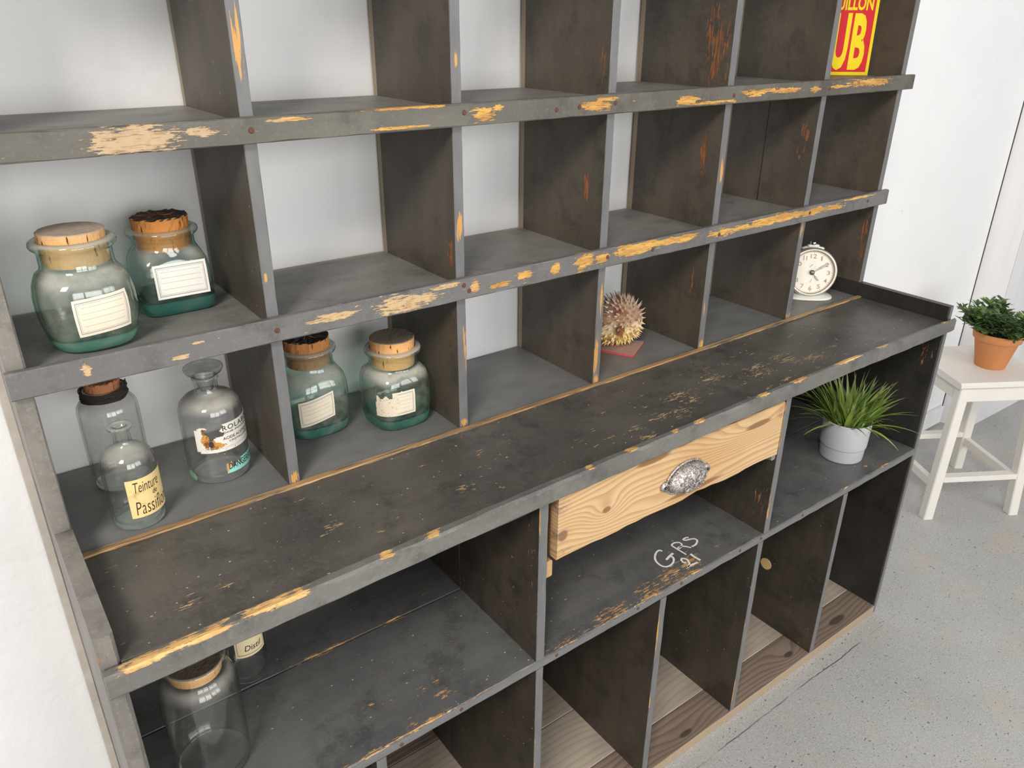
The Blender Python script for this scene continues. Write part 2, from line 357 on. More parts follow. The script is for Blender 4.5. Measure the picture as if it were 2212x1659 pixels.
PB2 = [(0.717,0.226,1.152,0.006,1,0.010),(0.826,0.226,1.142,0.01,1,0.004),(0.852,0.226,1.157,0.011,1,0.002),(1.028,0.226,1.151,0.028,1,0.004),(1.05,0.226,1.152,0.036,1,0.006),(1.157,0.226,1.149,0.045,1,0.014),(1.19,0.226,1.15,0.03,1,0.009),(1.233,0.226,1.161,0.026,1,0.004),(1.29,0.226,1.152,0.010,1,0.010),(1.341,0.226,1.145,0.022,1,0.004),(1.46,0.226,1.152,0.011,1,0.010),(1.394,0.226,1.152,0.016,1,0.008),(1.526,0.226,1.153,0.026,1,0.014),(1.569,0.226,1.152,0.02,1,0.01),(1.645,0.226,1.155,0.05,1,0.012),(1.675,0.226,1.157,0.05,1,0.009),(1.751,0.226,1.157,0.05,1,0.006),(1.796,0.226,1.156,0.034,1,0.008),(1.903,0.226,1.15,0.045,1,0.009),(1.961,0.226,1.152,0.06,1,0.006),(2.038,0.226,1.153,0.062,1,0.009),(2.119,0.226,1.155,0.08,1,0.010),(2.221,0.226,1.154,0.055,1,0.009),(2.295,0.226,1.153,0.05,1,0.008),(2.41,0.226,1.163,0.08,1,0.003)]
_r = random.Random(3)
PTOP = [(1.676,0.088,0.893,0.05,0.036,1),(1.577,0.065,0.893,0.033,0.032,1),(1.794,0.12,0.893,0.046,0.033,1),(1.898,0.087,0.893,0.048,0.037,1),(1.996,0.09,0.893,0.043,0.031,1),(1.511,0.058,0.893,0.02,0.014,1),(1.161,0.074,0.893,0.017,0.013,1),(0.959,0.102,0.893,0.021,0.015,1),(0.839,0.035,0.893,0.009,0.007,1),(0.744,0.061,0.893,0.018,0.017,1),(1.414,0.048,0.893,0.012,0.009,1),(2.056,0.063,0.893,0.04,0.028,1),(1.62,0.05,0.893,0.06,0.02,1)] + [(_r.uniform(1.2, 2.25), _r.uniform(0.015, 0.17), 0.893, _r.uniform(0.006, 0.022), _r.uniform(0.004, 0.011), 1) for _ in range(38)] + [(_r.uniform(0.68, 1.3), _r.uniform(0.01, 0.2), 0.893, _r.uniform(0.004, 0.012), _r.uniform(0.003, 0.007), 1) for _ in range(16)]
PSL = [(1.675,0.028,0.543,0.046,0.03,1),(1.617,0.025,0.543,0.045,0.03,1),(1.547,0.008,0.543,0.043,0.032,1),(1.462,0.012,0.543,0.042,0.02,1),(1.423,0.009,0.543,0.028,0.02,1),(1.093,0.068,0.543,0.011,0.009,1),(1.089,0.034,0.543,0.018,0.013,1),(1.014,0.009,0.543,0.017,0.013,1),(0.983,0.088,0.543,0.006,0.005,1),(1.064,0.064,0.543,0.012,0.008,1),(1.763,0.03,0.543,0.014,0.008,1),(2.317,0.027,0.543,0.01,0.006,1),(0.967,0.238,0.543,0.084,0.008,1),(1.106,0.238,0.543,0.041,0.006,1),(2.18,0.243,0.543,0.02,0.006,1)]
PC = [(0.68,-0.015,0.893,0.03,0.02,0.006),(0.74,-0.015,0.894,0.06,0.02,0.004),(0.827,-0.015,0.897,0.045,0.02,0.004),(0.862,-0.015,0.897,0.008,0.02,0.005),(0.986,-0.012,0.900,0.011,0.02,0.003),(1.057,-0.012,0.901,0.015,0.02,0.003),(1.346,-0.01,0.905,0.016,0.02,0.004),(1.436,-0.01,0.906,0.02,0.02,0.003),(1.546,-0.01,0.907,0.013,0.02,0.003),(1.604,-0.008,0.908,0.02,0.02,0.004),(1.784,-0.006,0.908,0.025,0.02,0.004),(1.901,-0.005,0.907,0.041,0.02,0.004),(2.06,-0.004,0.906,0.055,0.02,0.004),(2.2,-0.004,0.905,0.03,0.02,0.003),(2.47,0,0.90,0.015,0.02,0.004)]
PSLE = [(0.922,0,ZS,0.144,0.01,0.004),(1.043,0,ZS,0.09,0.01,0.004),(1.149,0,ZS,0.03,0.01,0.003),(1.362,0,ZS,0.10,0.012,0.004),(1.525,0,ZS,0.14,0.014,0.005),(1.654,0,ZS,0.05,0.016,0.006),(1.784,0,ZS,0.04,0.006,0.003),(2.025,0,ZS,0.02,0.004,0.003),(2.187,0,ZS,0.03,0.004,0.003),(2.36,0,ZS,0.05,0.006,0.003)]
DF = [(0.959,0.237,1.518,0.008,0.004,0.05),(1.270,0.237,1.249,0.006,0.004,0.03),(1.271,0.237,1.491,0.004,0.004,0.012),(1.584,0.237,1.075,0.006,0.004,0.045),(1.578,0.237,0.961,0.008,0.004,0.06),(1.889,0.237,0.982,0.005,0.004,0.03),(1.277,0.237,1.054,0.004,0.004,0.05),(1.271,0.237,0.903,0.010,0.004,0.011),(0.959,0.237,0.905,0.010,0.004,0.011),(1.582,0.237,0.902,0.010,0.004,0.012),(1.891,0.237,0.903,0.010,0.004,0.014),(2.204,0.237,0.904,0.010,0.004,0.012),(1.893,0.237,1.273,0.005,0.004,0.028),(2.201,0.237,1.108,0.004,0.004,0.03),(0.956,0.237,1.224,0.003,0.004,0.009)]
DR = [(1.882,0.270,1.490,0.02,0.030,0.075),(1.882,0.285,1.53,0.02,0.02,0.06),(1.882,0.279,1.304,0.02,0.012,0.05),(1.882,0.274,1.046,0.02,0.006,0.05),(1.574,0.286,1.271,0.02,0.014,0.033),(1.574,0.255,1.483,0.02,0.012,0.036),(2.5,0.254,1.061,0.02,0.012,0.046),(2.5,0.25,1.011,0.02,0.010,0.047),(2.195,0.262,1.328,0.02,0.012,0.03),(2.195,0.262,1.278,0.02,0.014,0.02),(1.2621,0.252,1.2,0.02,0.008,0.04)]
SEAM = 0.365
BROWN, BROWN2 = (0.050, 0.043, 0.033), (0.112, 0.088, 0.064)  # own brown hue, darkened further for the shade on the divider faces
EDGE, EDGE2 = (0.100, 0.100, 0.100), (0.190, 0.188, 0.185)  # grey paint lightened for the light the front edges catch

LE = [(L1,0,0.80,0.003,0.01,0.075),(L1+0.0175,0,0.70,0.003,0.01,0.03),(L2,0,0.80,0.006,0.01,0.06),(L2,0,0.62,0.006,0.01,0.05),(MX[2],0,0.42,0.003,0.01,0.08),(MX[2],0,0.26,0.004,0.01,0.05),(MX[1],0,0.25,0.003,0.01,0.2),(MX[3],0,0.3,0.003,0.01,0.1),(MX[0]+0.008,0,0.48,0.006,0.01,0.03),(MX[3],0,0.10,0.003,0.01,0.05)]
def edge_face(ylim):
    """grey front edge with wear chips (y below ylim), lit tone painted in; faces shaded dark brown."""
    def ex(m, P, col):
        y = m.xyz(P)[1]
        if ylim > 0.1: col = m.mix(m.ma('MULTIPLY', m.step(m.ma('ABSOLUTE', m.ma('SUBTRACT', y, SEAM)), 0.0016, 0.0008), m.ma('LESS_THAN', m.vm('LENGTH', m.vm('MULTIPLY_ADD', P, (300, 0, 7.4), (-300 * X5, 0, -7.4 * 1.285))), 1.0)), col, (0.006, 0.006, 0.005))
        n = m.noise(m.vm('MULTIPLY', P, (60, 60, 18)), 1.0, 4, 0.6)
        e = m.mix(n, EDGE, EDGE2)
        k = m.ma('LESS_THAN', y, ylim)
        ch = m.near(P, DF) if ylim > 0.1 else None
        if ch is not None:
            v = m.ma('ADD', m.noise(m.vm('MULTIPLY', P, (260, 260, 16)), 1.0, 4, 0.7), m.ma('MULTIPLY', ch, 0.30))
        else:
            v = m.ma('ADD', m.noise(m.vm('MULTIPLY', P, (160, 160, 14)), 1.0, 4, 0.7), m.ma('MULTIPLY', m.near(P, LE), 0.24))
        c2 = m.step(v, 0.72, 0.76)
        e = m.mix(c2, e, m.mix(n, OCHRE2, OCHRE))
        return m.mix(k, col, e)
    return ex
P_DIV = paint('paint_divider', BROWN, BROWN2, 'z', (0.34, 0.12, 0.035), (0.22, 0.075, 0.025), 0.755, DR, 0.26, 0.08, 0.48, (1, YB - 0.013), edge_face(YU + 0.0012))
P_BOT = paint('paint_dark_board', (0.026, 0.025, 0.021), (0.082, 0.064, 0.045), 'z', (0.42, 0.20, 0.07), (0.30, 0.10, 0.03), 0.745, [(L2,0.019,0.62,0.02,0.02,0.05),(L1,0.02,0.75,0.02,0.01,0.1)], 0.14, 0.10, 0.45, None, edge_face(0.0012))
P_SHELF = paint('paint_shelf', (0.150, 0.146, 0.139), (0.265, 0.250, 0.225), 'x', TAN, OCHRE2, 0.83, (), 0.3, 0.02, 0.5, (1, YB - 0.010))
P_B1 = paint('paint_batten_upper', (0.075, 0.068, 0.056), (0.150, 0.138, 0.112), 'x', (0.66, 0.37, 0.09), (0.46, 0.23, 0.055), 0.700, PB1, 0.35, 0.0, 0.5, fine=1.25, pale=(1.0, (0.56, 0.40, 0.24)))
P_B2 = paint('paint_batten_middle', (0.100, 0.098, 0.098), (0.185, 0.178, 0.170), 'x', (0.68, 0.39, 0.10), (0.50, 0.25, 0.06), 0.700, PB2, 0.37, 0.0, 0.5, fine=1.25, pale=(1.28, (0.66, 0.46, 0.25)))
P_TOP = paint('paint_counter', (0.055, 0.053, 0.049), (0.140, 0.126, 0.106), 'x', (0.58, 0.42, 0.23), (0.46, 0.29, 0.13), 0.75, PTOP, 0.185, 0.6, 0.42, brush=0.16, fine=1.9,
              extra=lambda m, P, col: m.mix(m.step(m.ma('ADD', m.xyz(P)[1], m.ma('MULTIPLY', m.noise(P, 40, 3, 0.6), 0.012)), YU - 0.004, YU + 0.008), col, m.mix(m.noise(m.vm('MULTIPLY', P, (7, 16, 7)), 1.0, 5, 0.65), (0.085, 0.087, 0.088), (0.27, 0.265, 0.25))))
P_EDGE = paint('paint_counter_edge', (0.100, 0.098, 0.090), (0.190, 0.182, 0.166), 'x', (0.72, 0.46, 0.17), (0.55, 0.30, 0.10), 0.74, PC, 0.34, 0.04, 0.45)
P_LOW = paint('paint_lower_shelf', (0.080, 0.083, 0.084), (0.160, 0.158, 0.150), 'x', (0.68, 0.44, 0.20), (0.48, 0.24, 0.08), 0.745, PSL + PSLE, 0.225, 0.55, 0.42,
              None, lambda m, P, col: m.mix(m.ma('MULTIPLY', m.ma('LESS_THAN', m.xyz(P)[1], 0.0006), m.ma('LESS_THAN', m.xyz(P)[2], ZS - 0.004)), col, m.mix(m.noise(m.vm('MULTIPLY', P, (20, 60, 60)), 1.0, 4, 0.6), EDGE, (0.20, 0.20, 0.20))), fine=1.5)
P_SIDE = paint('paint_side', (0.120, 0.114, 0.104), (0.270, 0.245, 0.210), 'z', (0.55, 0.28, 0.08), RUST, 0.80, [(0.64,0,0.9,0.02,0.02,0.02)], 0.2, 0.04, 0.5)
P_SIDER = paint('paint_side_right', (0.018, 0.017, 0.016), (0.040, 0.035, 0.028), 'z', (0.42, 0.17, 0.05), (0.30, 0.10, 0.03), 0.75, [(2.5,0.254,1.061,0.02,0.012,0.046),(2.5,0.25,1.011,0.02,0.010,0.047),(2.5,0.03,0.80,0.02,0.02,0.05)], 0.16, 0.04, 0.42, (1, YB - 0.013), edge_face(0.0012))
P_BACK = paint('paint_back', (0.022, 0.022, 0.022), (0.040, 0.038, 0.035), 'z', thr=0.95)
W_STRIP = pine('bare_strip', (0.52, 0.34, 0.16), (0.38, 0.22, 0.09), (0.18, 0.08, 0.035), 'x', 300, (), 0.004, cross=1,
               dirt=lambda m, P, col: m.mix(m.step(m.noise(m.vm('MULTIPLY', P, (9, 160, 60)), 1.0, 4, 0.7), 0.50, 0.62), col, (0.12, 0.10, 0.085)))
RUSTY = plain('rust', (0.11, 0.050, 0.032), 0.85, 0, 0.4, 160, 0.5)

# --- side panels
bm = new_bm(); board(bm, 'z', 0.0, 0.936, 0.6363, X0, 0.0, YB, 0.004, 0.001, 0.05)
part('side_panel', bm, P_SIDE)
bm = new_bm(); board(bm, 'z', 0.9365, ZTOP + 0.02, 0.6355, X0 - 0.0005, YU, YB, 0.002, 0.0006)
part('side_panel', bm, P_SIDE)
bm = new_bm(); board(bm, 'z', 0.0, 1.25, 0.6235, 0.636, YB - 0.022, YB, 0.001, 0.0004)
part('rear_batten', bm, plain('raw_side_batten', (0.50, 0.455, 0.40), 0.8, 0, 0.3))
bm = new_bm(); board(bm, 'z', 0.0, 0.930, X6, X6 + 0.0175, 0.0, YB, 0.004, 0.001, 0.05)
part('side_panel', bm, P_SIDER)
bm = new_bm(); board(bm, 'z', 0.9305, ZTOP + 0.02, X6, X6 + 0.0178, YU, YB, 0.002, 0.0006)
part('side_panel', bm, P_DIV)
# --- counter
bm = new_bm(); board(bm, 'x', X0 + 0.0003, X6 - 0.0003, 0.0022, YB, 0.868, ZC, 0.0012, 0.0003)
top = part('countertop', bm, P_TOP)
ZT = [(0.636, 0.8945), (1.2, 0.9035), (1.7, 0.9075), (2.1, 0.906), (2.526, 0.900)]
def lerp(tab, x):
    for (a, va), (b, vb) in zip(tab, tab[1:]):
        if x <= b: return va + (vb - va) * max(0, (x - a) / (b - a))
    return tab[-1][1]
def cfb(t):
    x = 0.637 + t * (2.522 - 0.637); zt = lerp(ZT, x); yf = -0.0185 + 0.0085 * t
    return (yf, 0.0018 - 0.002 * (x > X6 - .03 or x < X0 + .03), zt - 0.0335, zt)
bm = new_bm(); board(bm, 'x', 0.637, 2.522, 0, 0, 0, 0, 0.004, 0.0012, 0.03, cfb)
part('edge_batten', bm, P_EDGE, None)
bm = new_bm(); board(bm, 'x', X0 + 0.001, X6 - 0.001, YU - 0.013, YU - 0.0005, ZC, ZC + 0.0035, 0.0012, 0.0008, 0.02)
part('joint_strip', bm, W_STRIP, None, 'bare splintered wood strip across the countertop')
# --- upper shelves with front battens
for nm, z, zb0, zb1, pm, xa, xb in (('upper', Z1, 1.4005, 1.4325, P_B1, 0.628, 2.540), ('mid', Z2, 1.1325, 1.1675, P_B2, 0.633, 2.530)):
    bm = new_bm(); board(bm, 'x', X0, X6, YU, YB, z - T, z, 0.001, 0.0003)
    sh = part('shelf', bm, P_SHELF)
    bm = new_bm()
    board(bm, 'x', xa, xb, YU - 0.0115, YU - 0.0003, zb0, zb1, 0.0016, 0.0009, 0.025)
    part('edge_batten', bm, pm, sh)
bm = new_bm(); board(bm, 'x', 0.632, 2.528, YU - 0.012, YB, ZTOP, ZTOP + T, 0.0015)
part('top_board', bm, P_SHELF)
# --- pigeonhole dividers
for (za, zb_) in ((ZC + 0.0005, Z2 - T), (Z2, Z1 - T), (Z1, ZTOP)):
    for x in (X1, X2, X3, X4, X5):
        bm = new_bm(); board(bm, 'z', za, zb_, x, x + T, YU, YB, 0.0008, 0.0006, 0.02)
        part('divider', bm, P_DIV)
# --- lower carcass
bm = new_bm(); board(bm, 'x', X0, X6, 0.0, 0.2362, ZSB, ZS, 0.0018, 0.001, 0.03); board(bm, 'x', X0, X6, 0.2385, 0.474, ZSB, ZS, 0.0012, 0.0006, 0.03)
low = part('lower_shelf', bm, P_LOW)
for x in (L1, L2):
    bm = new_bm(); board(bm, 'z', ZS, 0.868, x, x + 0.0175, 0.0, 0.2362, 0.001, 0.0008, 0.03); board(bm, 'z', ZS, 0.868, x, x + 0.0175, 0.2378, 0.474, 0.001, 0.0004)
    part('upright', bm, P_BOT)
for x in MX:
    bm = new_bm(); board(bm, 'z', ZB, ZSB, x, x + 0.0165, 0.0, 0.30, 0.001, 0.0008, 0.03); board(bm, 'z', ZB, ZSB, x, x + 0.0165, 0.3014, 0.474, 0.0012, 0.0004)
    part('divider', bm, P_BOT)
bm = new_bm(); board(bm, 'z', 0.0, 0.868, X0, X6, 0.4745, 0.4835, 0.0005, 0, 9)
part('back_panel', bm, P_BACK)
def seal(m, P, col):
    k = m.near(P, [(1.665, 0.155, ZB, 0.030, 0.024, 1)])
    n = m.noise(P, 60, 2, 0.5)
    return m.mix(m.step(m.ma('ADD', k, m.ma('MULTIPLY', n, 0.3)), 0.62, 0.68), col, (0.42, 0.41, 0.38))
W_FRONT = pine('weathered_front_board', (0.27, 0.205, 0.155), (0.22, 0.165, 0.122), (0.12, 0.078, 0.055), 'x', 75, [(1.48,0,ZB,0.05,0.03,1,0.03),(2.14,0.03,ZB,0.05,0.022,1,0.03),(1.73,0.02,ZB,0.06,0.02,1,0.02),(2.36,0.03,ZB,0.1,0.03,1,0.03)], 0.009, 0.65, 1,
               lambda m, P, col: m.mix(m.ma('LESS_THAN', m.xyz(P)[1], -0.0002), col, (0.38, 0.285, 0.19)))
W_REAR = pine('weathered_rear_board', (0.50, 0.42, 0.33), (0.42, 0.35, 0.275), (0.34, 0.27, 0.20), 'x', 60, [(1.665,0.155,ZB,0.06,0.05,1,0.05)], 0.007, 0.65, 1, seal, 0.35)
for (ya, yb, mt) in ((-0.0010, 0.0835, W_FRONT), (0.0845, 0.230, W_REAR), (0.231, 0.352, W_REAR), (0.353, 0.474, W_FRONT)):
    bm = new_bm(); board(bm, 'x', X0, X6, ya, yb, 0.0, ZB, 0.0015, 0.0006, 0.06)
    part('bottom_board', bm, mt, None, 'weathered bare plank of the cabinet floor')
# --- drawer
K = [(1.395,0,0.802,0.028,1,0.018,0.030),(1.79,0,0.84,0.11,1,0.02,0.03),(1.30,0,0.79,0.03,1,0.03,-0.01),(1.62,0,0.76,0.22,1,0.016,0.02),(1.50,0,0.862,0.12,1,0.02,-0.02)]
W_DRAW = pine('drawer_pine', (0.62, 0.425, 0.225), (0.56, 0.345, 0.155), (0.36, 0.185, 0.075), 'x', 120, K, 0.0055, 0.5, 2,
              lambda m, P, col: m.mix(m.ma('MULTIPLY', m.near(P, [(1.296,0,0.845,0.016,1,0.010),(1.296,0,0.79,0.018,1,0.010),(1.863,0,0.845,0.014,1,0.01),(1.30,0,0.757,0.02,1,0.006)]), m.step(m.noise(m.vm('MULTIPLY', P, (40, 90, 120)), 1.0, 4, 0.7), 0.4, 0.7)), col, (0.20, 0.125, 0.10)))
W_DSIDE = pine('drawer_side_pine', (0.38, 0.20, 0.075), (0.30, 0.15, 0.055), (0.14, 0.06, 0.025), 'y', 160, (), 0.008, 0.6, 2)
bm = new_bm(); board(bm, 'x', 1.2888, 1.8688, -0.0035, 0.0150, 0.7455, 0.8660, 0.0018, 0.0010, 0.02,
                     lambda t: (-0.0035, 0.0150, 0.7455 + 0.0018 * math.sin(t * 23) * (0.3 + t) + (0.002 if .55 < t < .62 else 0), 0.8660))
drawer = part('drawer', bm, W_DRAW, None, 'bare pine drawer with knotty grain and cast metal pull')
bm = new_bm(); sbox(bm, (1.2890, 0.0152, 0.748), (1.2990, 0.36, 0.862)); sbox(bm, (1.8586, 0.0152, 0.748), (1.8686, 0.36, 0.862)); sbox(bm, (1.2992, 0.0152, 0.750), (1.8584, 0.36, 0.757)); sbox(bm, (1.2992, 0.350, 0.7572), (1.8584, 0.36, 0.862))
part('drawer_box', bm, W_DSIDE, drawer)
bm = new_bm(); board(bm, 'y', 0.004, 0.40, L1 + 0.0177, 1.2860, 0.712, 0.7445, 0.002, 0.001, 0.05); 
part('drawer_runner', bm, plain('splintered_runner', (0.45, 0.28, 0.12), 0.8, 0, 0.4, 60, 0.4))
bm = new_bm(); board(bm, 'y', 0.004, 0.40, 1.8640, L2 - 0.0002, 0.712, 0.7445, 0.003, 0.001, 0.05, lambda t: (1.8640, L2 - 0.0002, 0.716 if t > .04 else 0.728, 0.7445))
part('drawer_runner', bm, plain('runner_grey', (0.20, 0.19, 0.19), 0.7, 0, 0.2))
# cast cup pull
IRON = Mat('cast_pull'); m = IRON; P = m.obj(); n = m.noise(P, 130, 3, 0.6, 2.5); h = m.noise(P, 85, 2, 0.5, 4.0)
m.pbr(m.mix(m.step(h, 0.40, 0.58), (0.26, 0.22, 0.19), (0.62, 0.61, 0.60)), 0.40, m.bump(h, 0.7, 0.003), 0.7)
bm = new_bm(); px, pz, a, b, dp = 1.588, 0.795, 0.050, 0.0335, 0.026
NT, NR = 40, 10; cx_, rings = None, []
for r in range(NR + 1):
    q = r / NR; ring = []
    for i in range(NT):
        th = 2 * PI * i / NT; cz = math.sin(th); cxx = math.cos(th)
        flatb = 0.80 if cz < 0 else 1.0
        hh = dp * math.sqrt(max(0, 1 - q ** 2.6)) * (0.92 + 0.08 * math.cos(4 * th) * q)
        ring.append(bm.verts.new((px + a * q * cxx, -0.0036 - hh, pz + b * flatb * q * cz)))
    rings.append(ring)
for r0, r1 in zip(rings[1:], rings[2:]):
    for i in range(NT): bm.faces.new((r0[i], r0[(i + 1) % NT], r1[(i + 1) % NT], r1[i]))
bm.faces.new(rings[1]); bm.faces.new(rings[-1][::-1])
for v in rings[0]: bm.verts.remove(v)
# rim band and two screw ears
for r0, th in ((1.0, 0.0025),):
    pts = [(px + (a + 0.001) * math.cos(2 * PI * i / 48), -0.0055, pz + (b + 0.001) * (0.82 if math.sin(2 * PI * i / 48) < 0 else 1) * math.sin(2 * PI * i / 48)) for i in range(49)]
    tube(bm, pts, 0.0022, 6, False)
# raised foliate scrolls
for sgn in (-1, 1):
    for k, (ox, oz, s) in enumerate(((0.004, -0.006, 1.0), (0.010, 0.004, 0.8), (0.022, -0.004, 0.9), (0.030, 0.006, 0.6), (0.016, -0.014, 0.7), (0.018, 0.014, 0.6))):
        pts = []
        for i in range(14):
            t = i / 13 * 4.6 + k; rr = 0.0095 * s * (1 - i / 18)
            x = sgn * (ox + rr * math.cos(t)); z = oz + rr * math.sin(t)
            q = min(0.97, math.hypot(x / a, z / (b * (0.8 if z < 0 else 1))))
            pts.append((px + x, -0.0040 - dp * math.sqrt(max(0, 1 - q ** 2.6)), pz + z))
        tube(bm, pts, 0.0011, 5)
for sgn in (-1, 1):
    bmesh.ops.create_cone(bm, cap_ends=True, segments=20, radius1=0.0105, radius2=0.0085, depth=0.005, matrix=Matrix.Translation((px + sgn * 0.0545, -0.006, pz)) @ Matrix.Rotation(PI / 2, 4, 'X'))
pull = part('drawer_pull', bm, IRON, drawer, 'ornate cast metal cup pull with scrollwork')
for sgn in (-1, 1):
    bm = new_bm(); bmesh.ops.create_cone(bm, cap_ends=True, segments=12, radius1=0.0035, radius2=0.003, depth=0.0016, matrix=Matrix.Translation((px + sgn * 0.056, -0.009, pz)) @ Matrix.Rotation(PI / 2, 4, 'X'))
    part('pull_screw', bm, DARK, drawer)
for p in pull.data.polygons: p.use_smooth = True
# --- chalk letters on the lower shelf, and a bare plug in one divider
CHALK = [[(1.6556,0.0867),(1.6538,0.0925),(1.6446,0.0918),(1.6333,0.0854),(1.6256,0.078),(1.6206,0.0688),(1.6192,0.0585),(1.6212,0.0507),(1.6266,0.046),(1.6358,0.0449),(1.647,0.048),(1.6557,0.0546),(1.659,0.0615),(1.6557,0.0654)],[(1.6416,0.062),(1.6541,0.0658),(1.6694,0.0692)],[(1.6879,0.0498),(1.6868,0.0684),(1.6862,0.0867),(1.6893,0.0906),(1.697,0.0917),(1.7033,0.0895),(1.7071,0.0859),(1.7066,0.0794),(1.7013,0.0757),(1.6913,0.0755),(1.6924,0.0725),(1.7,0.0744),(1.7059,0.0709),(1.7096,0.0663),(1.7136,0.0592)],[(1.7362,0.0862),(1.7319,0.0894),(1.7223,0.0887),(1.7236,0.0839),(1.7361,0.0801),(1.7433,0.0756),(1.7428,0.0683),(1.7324,0.0621),(1.724,0.0606),(1.7175,0.0616)],[(1.6678,0.0328),(1.6637,0.0358),(1.6657,0.0429),(1.6706,0.0458),(1.6747,0.0428),(1.6763,0.0366),(1.6731,0.0289),(1.6682,0.024),(1.6595,0.0206),(1.6711,0.0205),(1.6872,0.0186)],[(1.6969,0.0462),(1.6956,0.0355),(1.6972,0.0198)]]
m = Mat('chalk'); P = m.pos(); m.pbr(m.mix(m.step(m.noise(P, 700, 2, 0.5), 0.3, 0.6), (0.60, 0.60, 0.61), (0.88, 0.88, 0.89)), 0.9, spec=0.1)
bm = new_bm()
for i, st in enumerate(CHALK): ribbon(bm, smooth_line(st, 6), (0.0043, 0.0050, 0.0040, 0.0042, 0.0042, 0.0050)[i], lambda x, y, h: (x, y, ZS + 0.0006 + i * 0.00003), 0.12)
part('chalk_writing', bm, m, low, 'white chalk letters reading GRS 21')
bm = new_bm(); bmesh.ops.create_cone(bm, cap_ends=True, segments=24, radius1=0.0165, radius2=0.0165, depth=0.002, matrix=Matrix.Translation((MX[4] - 0.0008, 0.170, 0.213)) @ Matrix.Rotation(PI / 2, 4, 'Y'))
part('wood_plug', bm, plain('plug_wood', (0.70, 0.47, 0.22), 0.6), None, 'pale round wooden plug in dark divider')
# nail heads on battens
nails = []
for (x, z) in ((0.958, 1.417), (1.276, 1.420), (1.452, 1.414), (1.50, 1.416), (1.58, 1.418), (1.888, 1.416), (2.20, 1.415), (0.958, 1.150), (1.269, 1.157), (1.279, 1.146), (1.583, 1.152), (1.893, 1.148), (2.203, 1.152), (1.70, 1.147), (2.44, 1.15)):
    nails.append(new_bm()); bmesh.ops.create_cone(nails[-1], cap_ends=True, segments=12, radius1=0.0042, radius2=0.003, depth=0.0018, matrix=Matrix.Translation((x, YU - 0.0121, z)) @ Matrix.Rotation(PI / 2, 4, 'X'))
for (x, z) in ((0.69, 0.535), (0.99, 0.530), (1.10, 0.533), (1.30, 0.533), (1.50, 0.534), (1.62, 0.536), (1.80, 0.534), (1.87, 0.535), (2.02, 0.534)):
    nails.append(new_bm()); bmesh.ops.create_cone(nails[-1], cap_ends=True, segments=10, radius1=0.0036, radius2=0.003, depth=0.0014, matrix=Matrix.Translation((x, -0.0004, z)) @ Matrix.Rotation(PI / 2, 4, 'X'))
for nb in nails: part('nail_head', nb, RUSTY, None, 'rusty nail head')

# ------------------------------------------------------------------ jars and bottles
class Jar:
    """lathe-turned glass vessel; outer = (r, z, squareness) from the foot centre up to the rim."""
    def __init__(s, name, label, loc, outer, wall, bt, rin, zn, mat, group=None, cat='jar', seg=72):
        s.root = thing(name, label, cat, loc, 0, group); s.loc = Vector(loc); s.outer = outer
        inn = []
        for (r, z, n) in reversed(outer):
            if z >= zn: inn.append((min(rin, r - 0.0015), z - 0.0004 * (z >= outer[-1][1]), 2))
            elif z > bt + 0.004 and r > wall * 2: inn.append((r - wall, z, n))
        r_, z_, n_ = inn[-1]
        inn += [(r_ - 0.001, bt + 0.003, n_), (r_ - 0.006, bt + 0.0003, n_), (r_ * 0.5, bt + 0.0006, 2), (0, bt + 0.001, 2)]
        bm = new_bm(); lathe(bm, [(0, 0.0008, 2)] + outer + inn, seg)
        s.glass = fin('glass_body', bm, mat, s.root, None, True)
        s.cam = math.atan2(CAM.y - loc[1], CAM.x - loc[0])
    def rn(s, z):
        o = s.outer
        for (r0, z0, n0), (r1, z1, n1) in zip(o, o[1:]):
            if z0 <= z <= z1 and z1 > z0:
                t = (z - z0) / (z1 - z0); return r0 + (r1 - r0) * t, n0 + (n1 - n0) * t
        return o[0][0], o[0][2]
    def surf(s, off, tilt=0.0, thc=0.0):
        def f(th, z, h):
            z = z + tilt * (th - thc); r, n = s.rn(z); r = (r + off + h) * se(th, n)
            return (r * math.cos(th), r * math.sin(th), z)
        return f
    def label(s, d0, d1, z0, z1, mat, tilt=0.0, mask=None, name='paper_label', lab=None, nu=26, nv=12):
        a0, a1 = s.cam + math.radians(d0), s.cam + math.radians(d1); thc = (a0 + a1) / 2
        bm = new_bm(); patch(bm, a0, a1, z0, z1, s.surf(0.0006, tilt, thc), nu, nv, 0, mask)
        o = fin(name, bm, mat, s.root, None, True)
        if lab: o['label'] = lab
        return o, a0, a1, thc
    def cork(s, r0, r1, z0, z1, mat, jit=0.0012):
        bm = new_bm(); n = 7; prof = [(0, z0)] + [(r0 + (r1 - r0) * i / n, z0 + (z1 - z0) * i / n) for i in range(n + 1)]
        prof += [(r1 - 0.0015, z1 + 0.0012), (r1 * 0.6, z1 + 0.0012), (r1 * 0.3, z1 + 0.001), (0, z1 + 0.001)]
        lathe(bm, prof, 48)
        for v in bm.verts:
            if v.co.z > s.outer[-1][1] + 0.001: v.co += Vector((rnd.uniform(-1, 1), rnd.uniform(-1, 1), rnd.uniform(-1, 1))) * jit * (0.3 if v.co.z < z1 else 0.7)
        return fin('cork_stopper', bm, mat, s.root, None, False)
def P3(n, *rz): return [(r * KR, z * KZ, n) for r, z in rz]
KR = KZ = 1.0

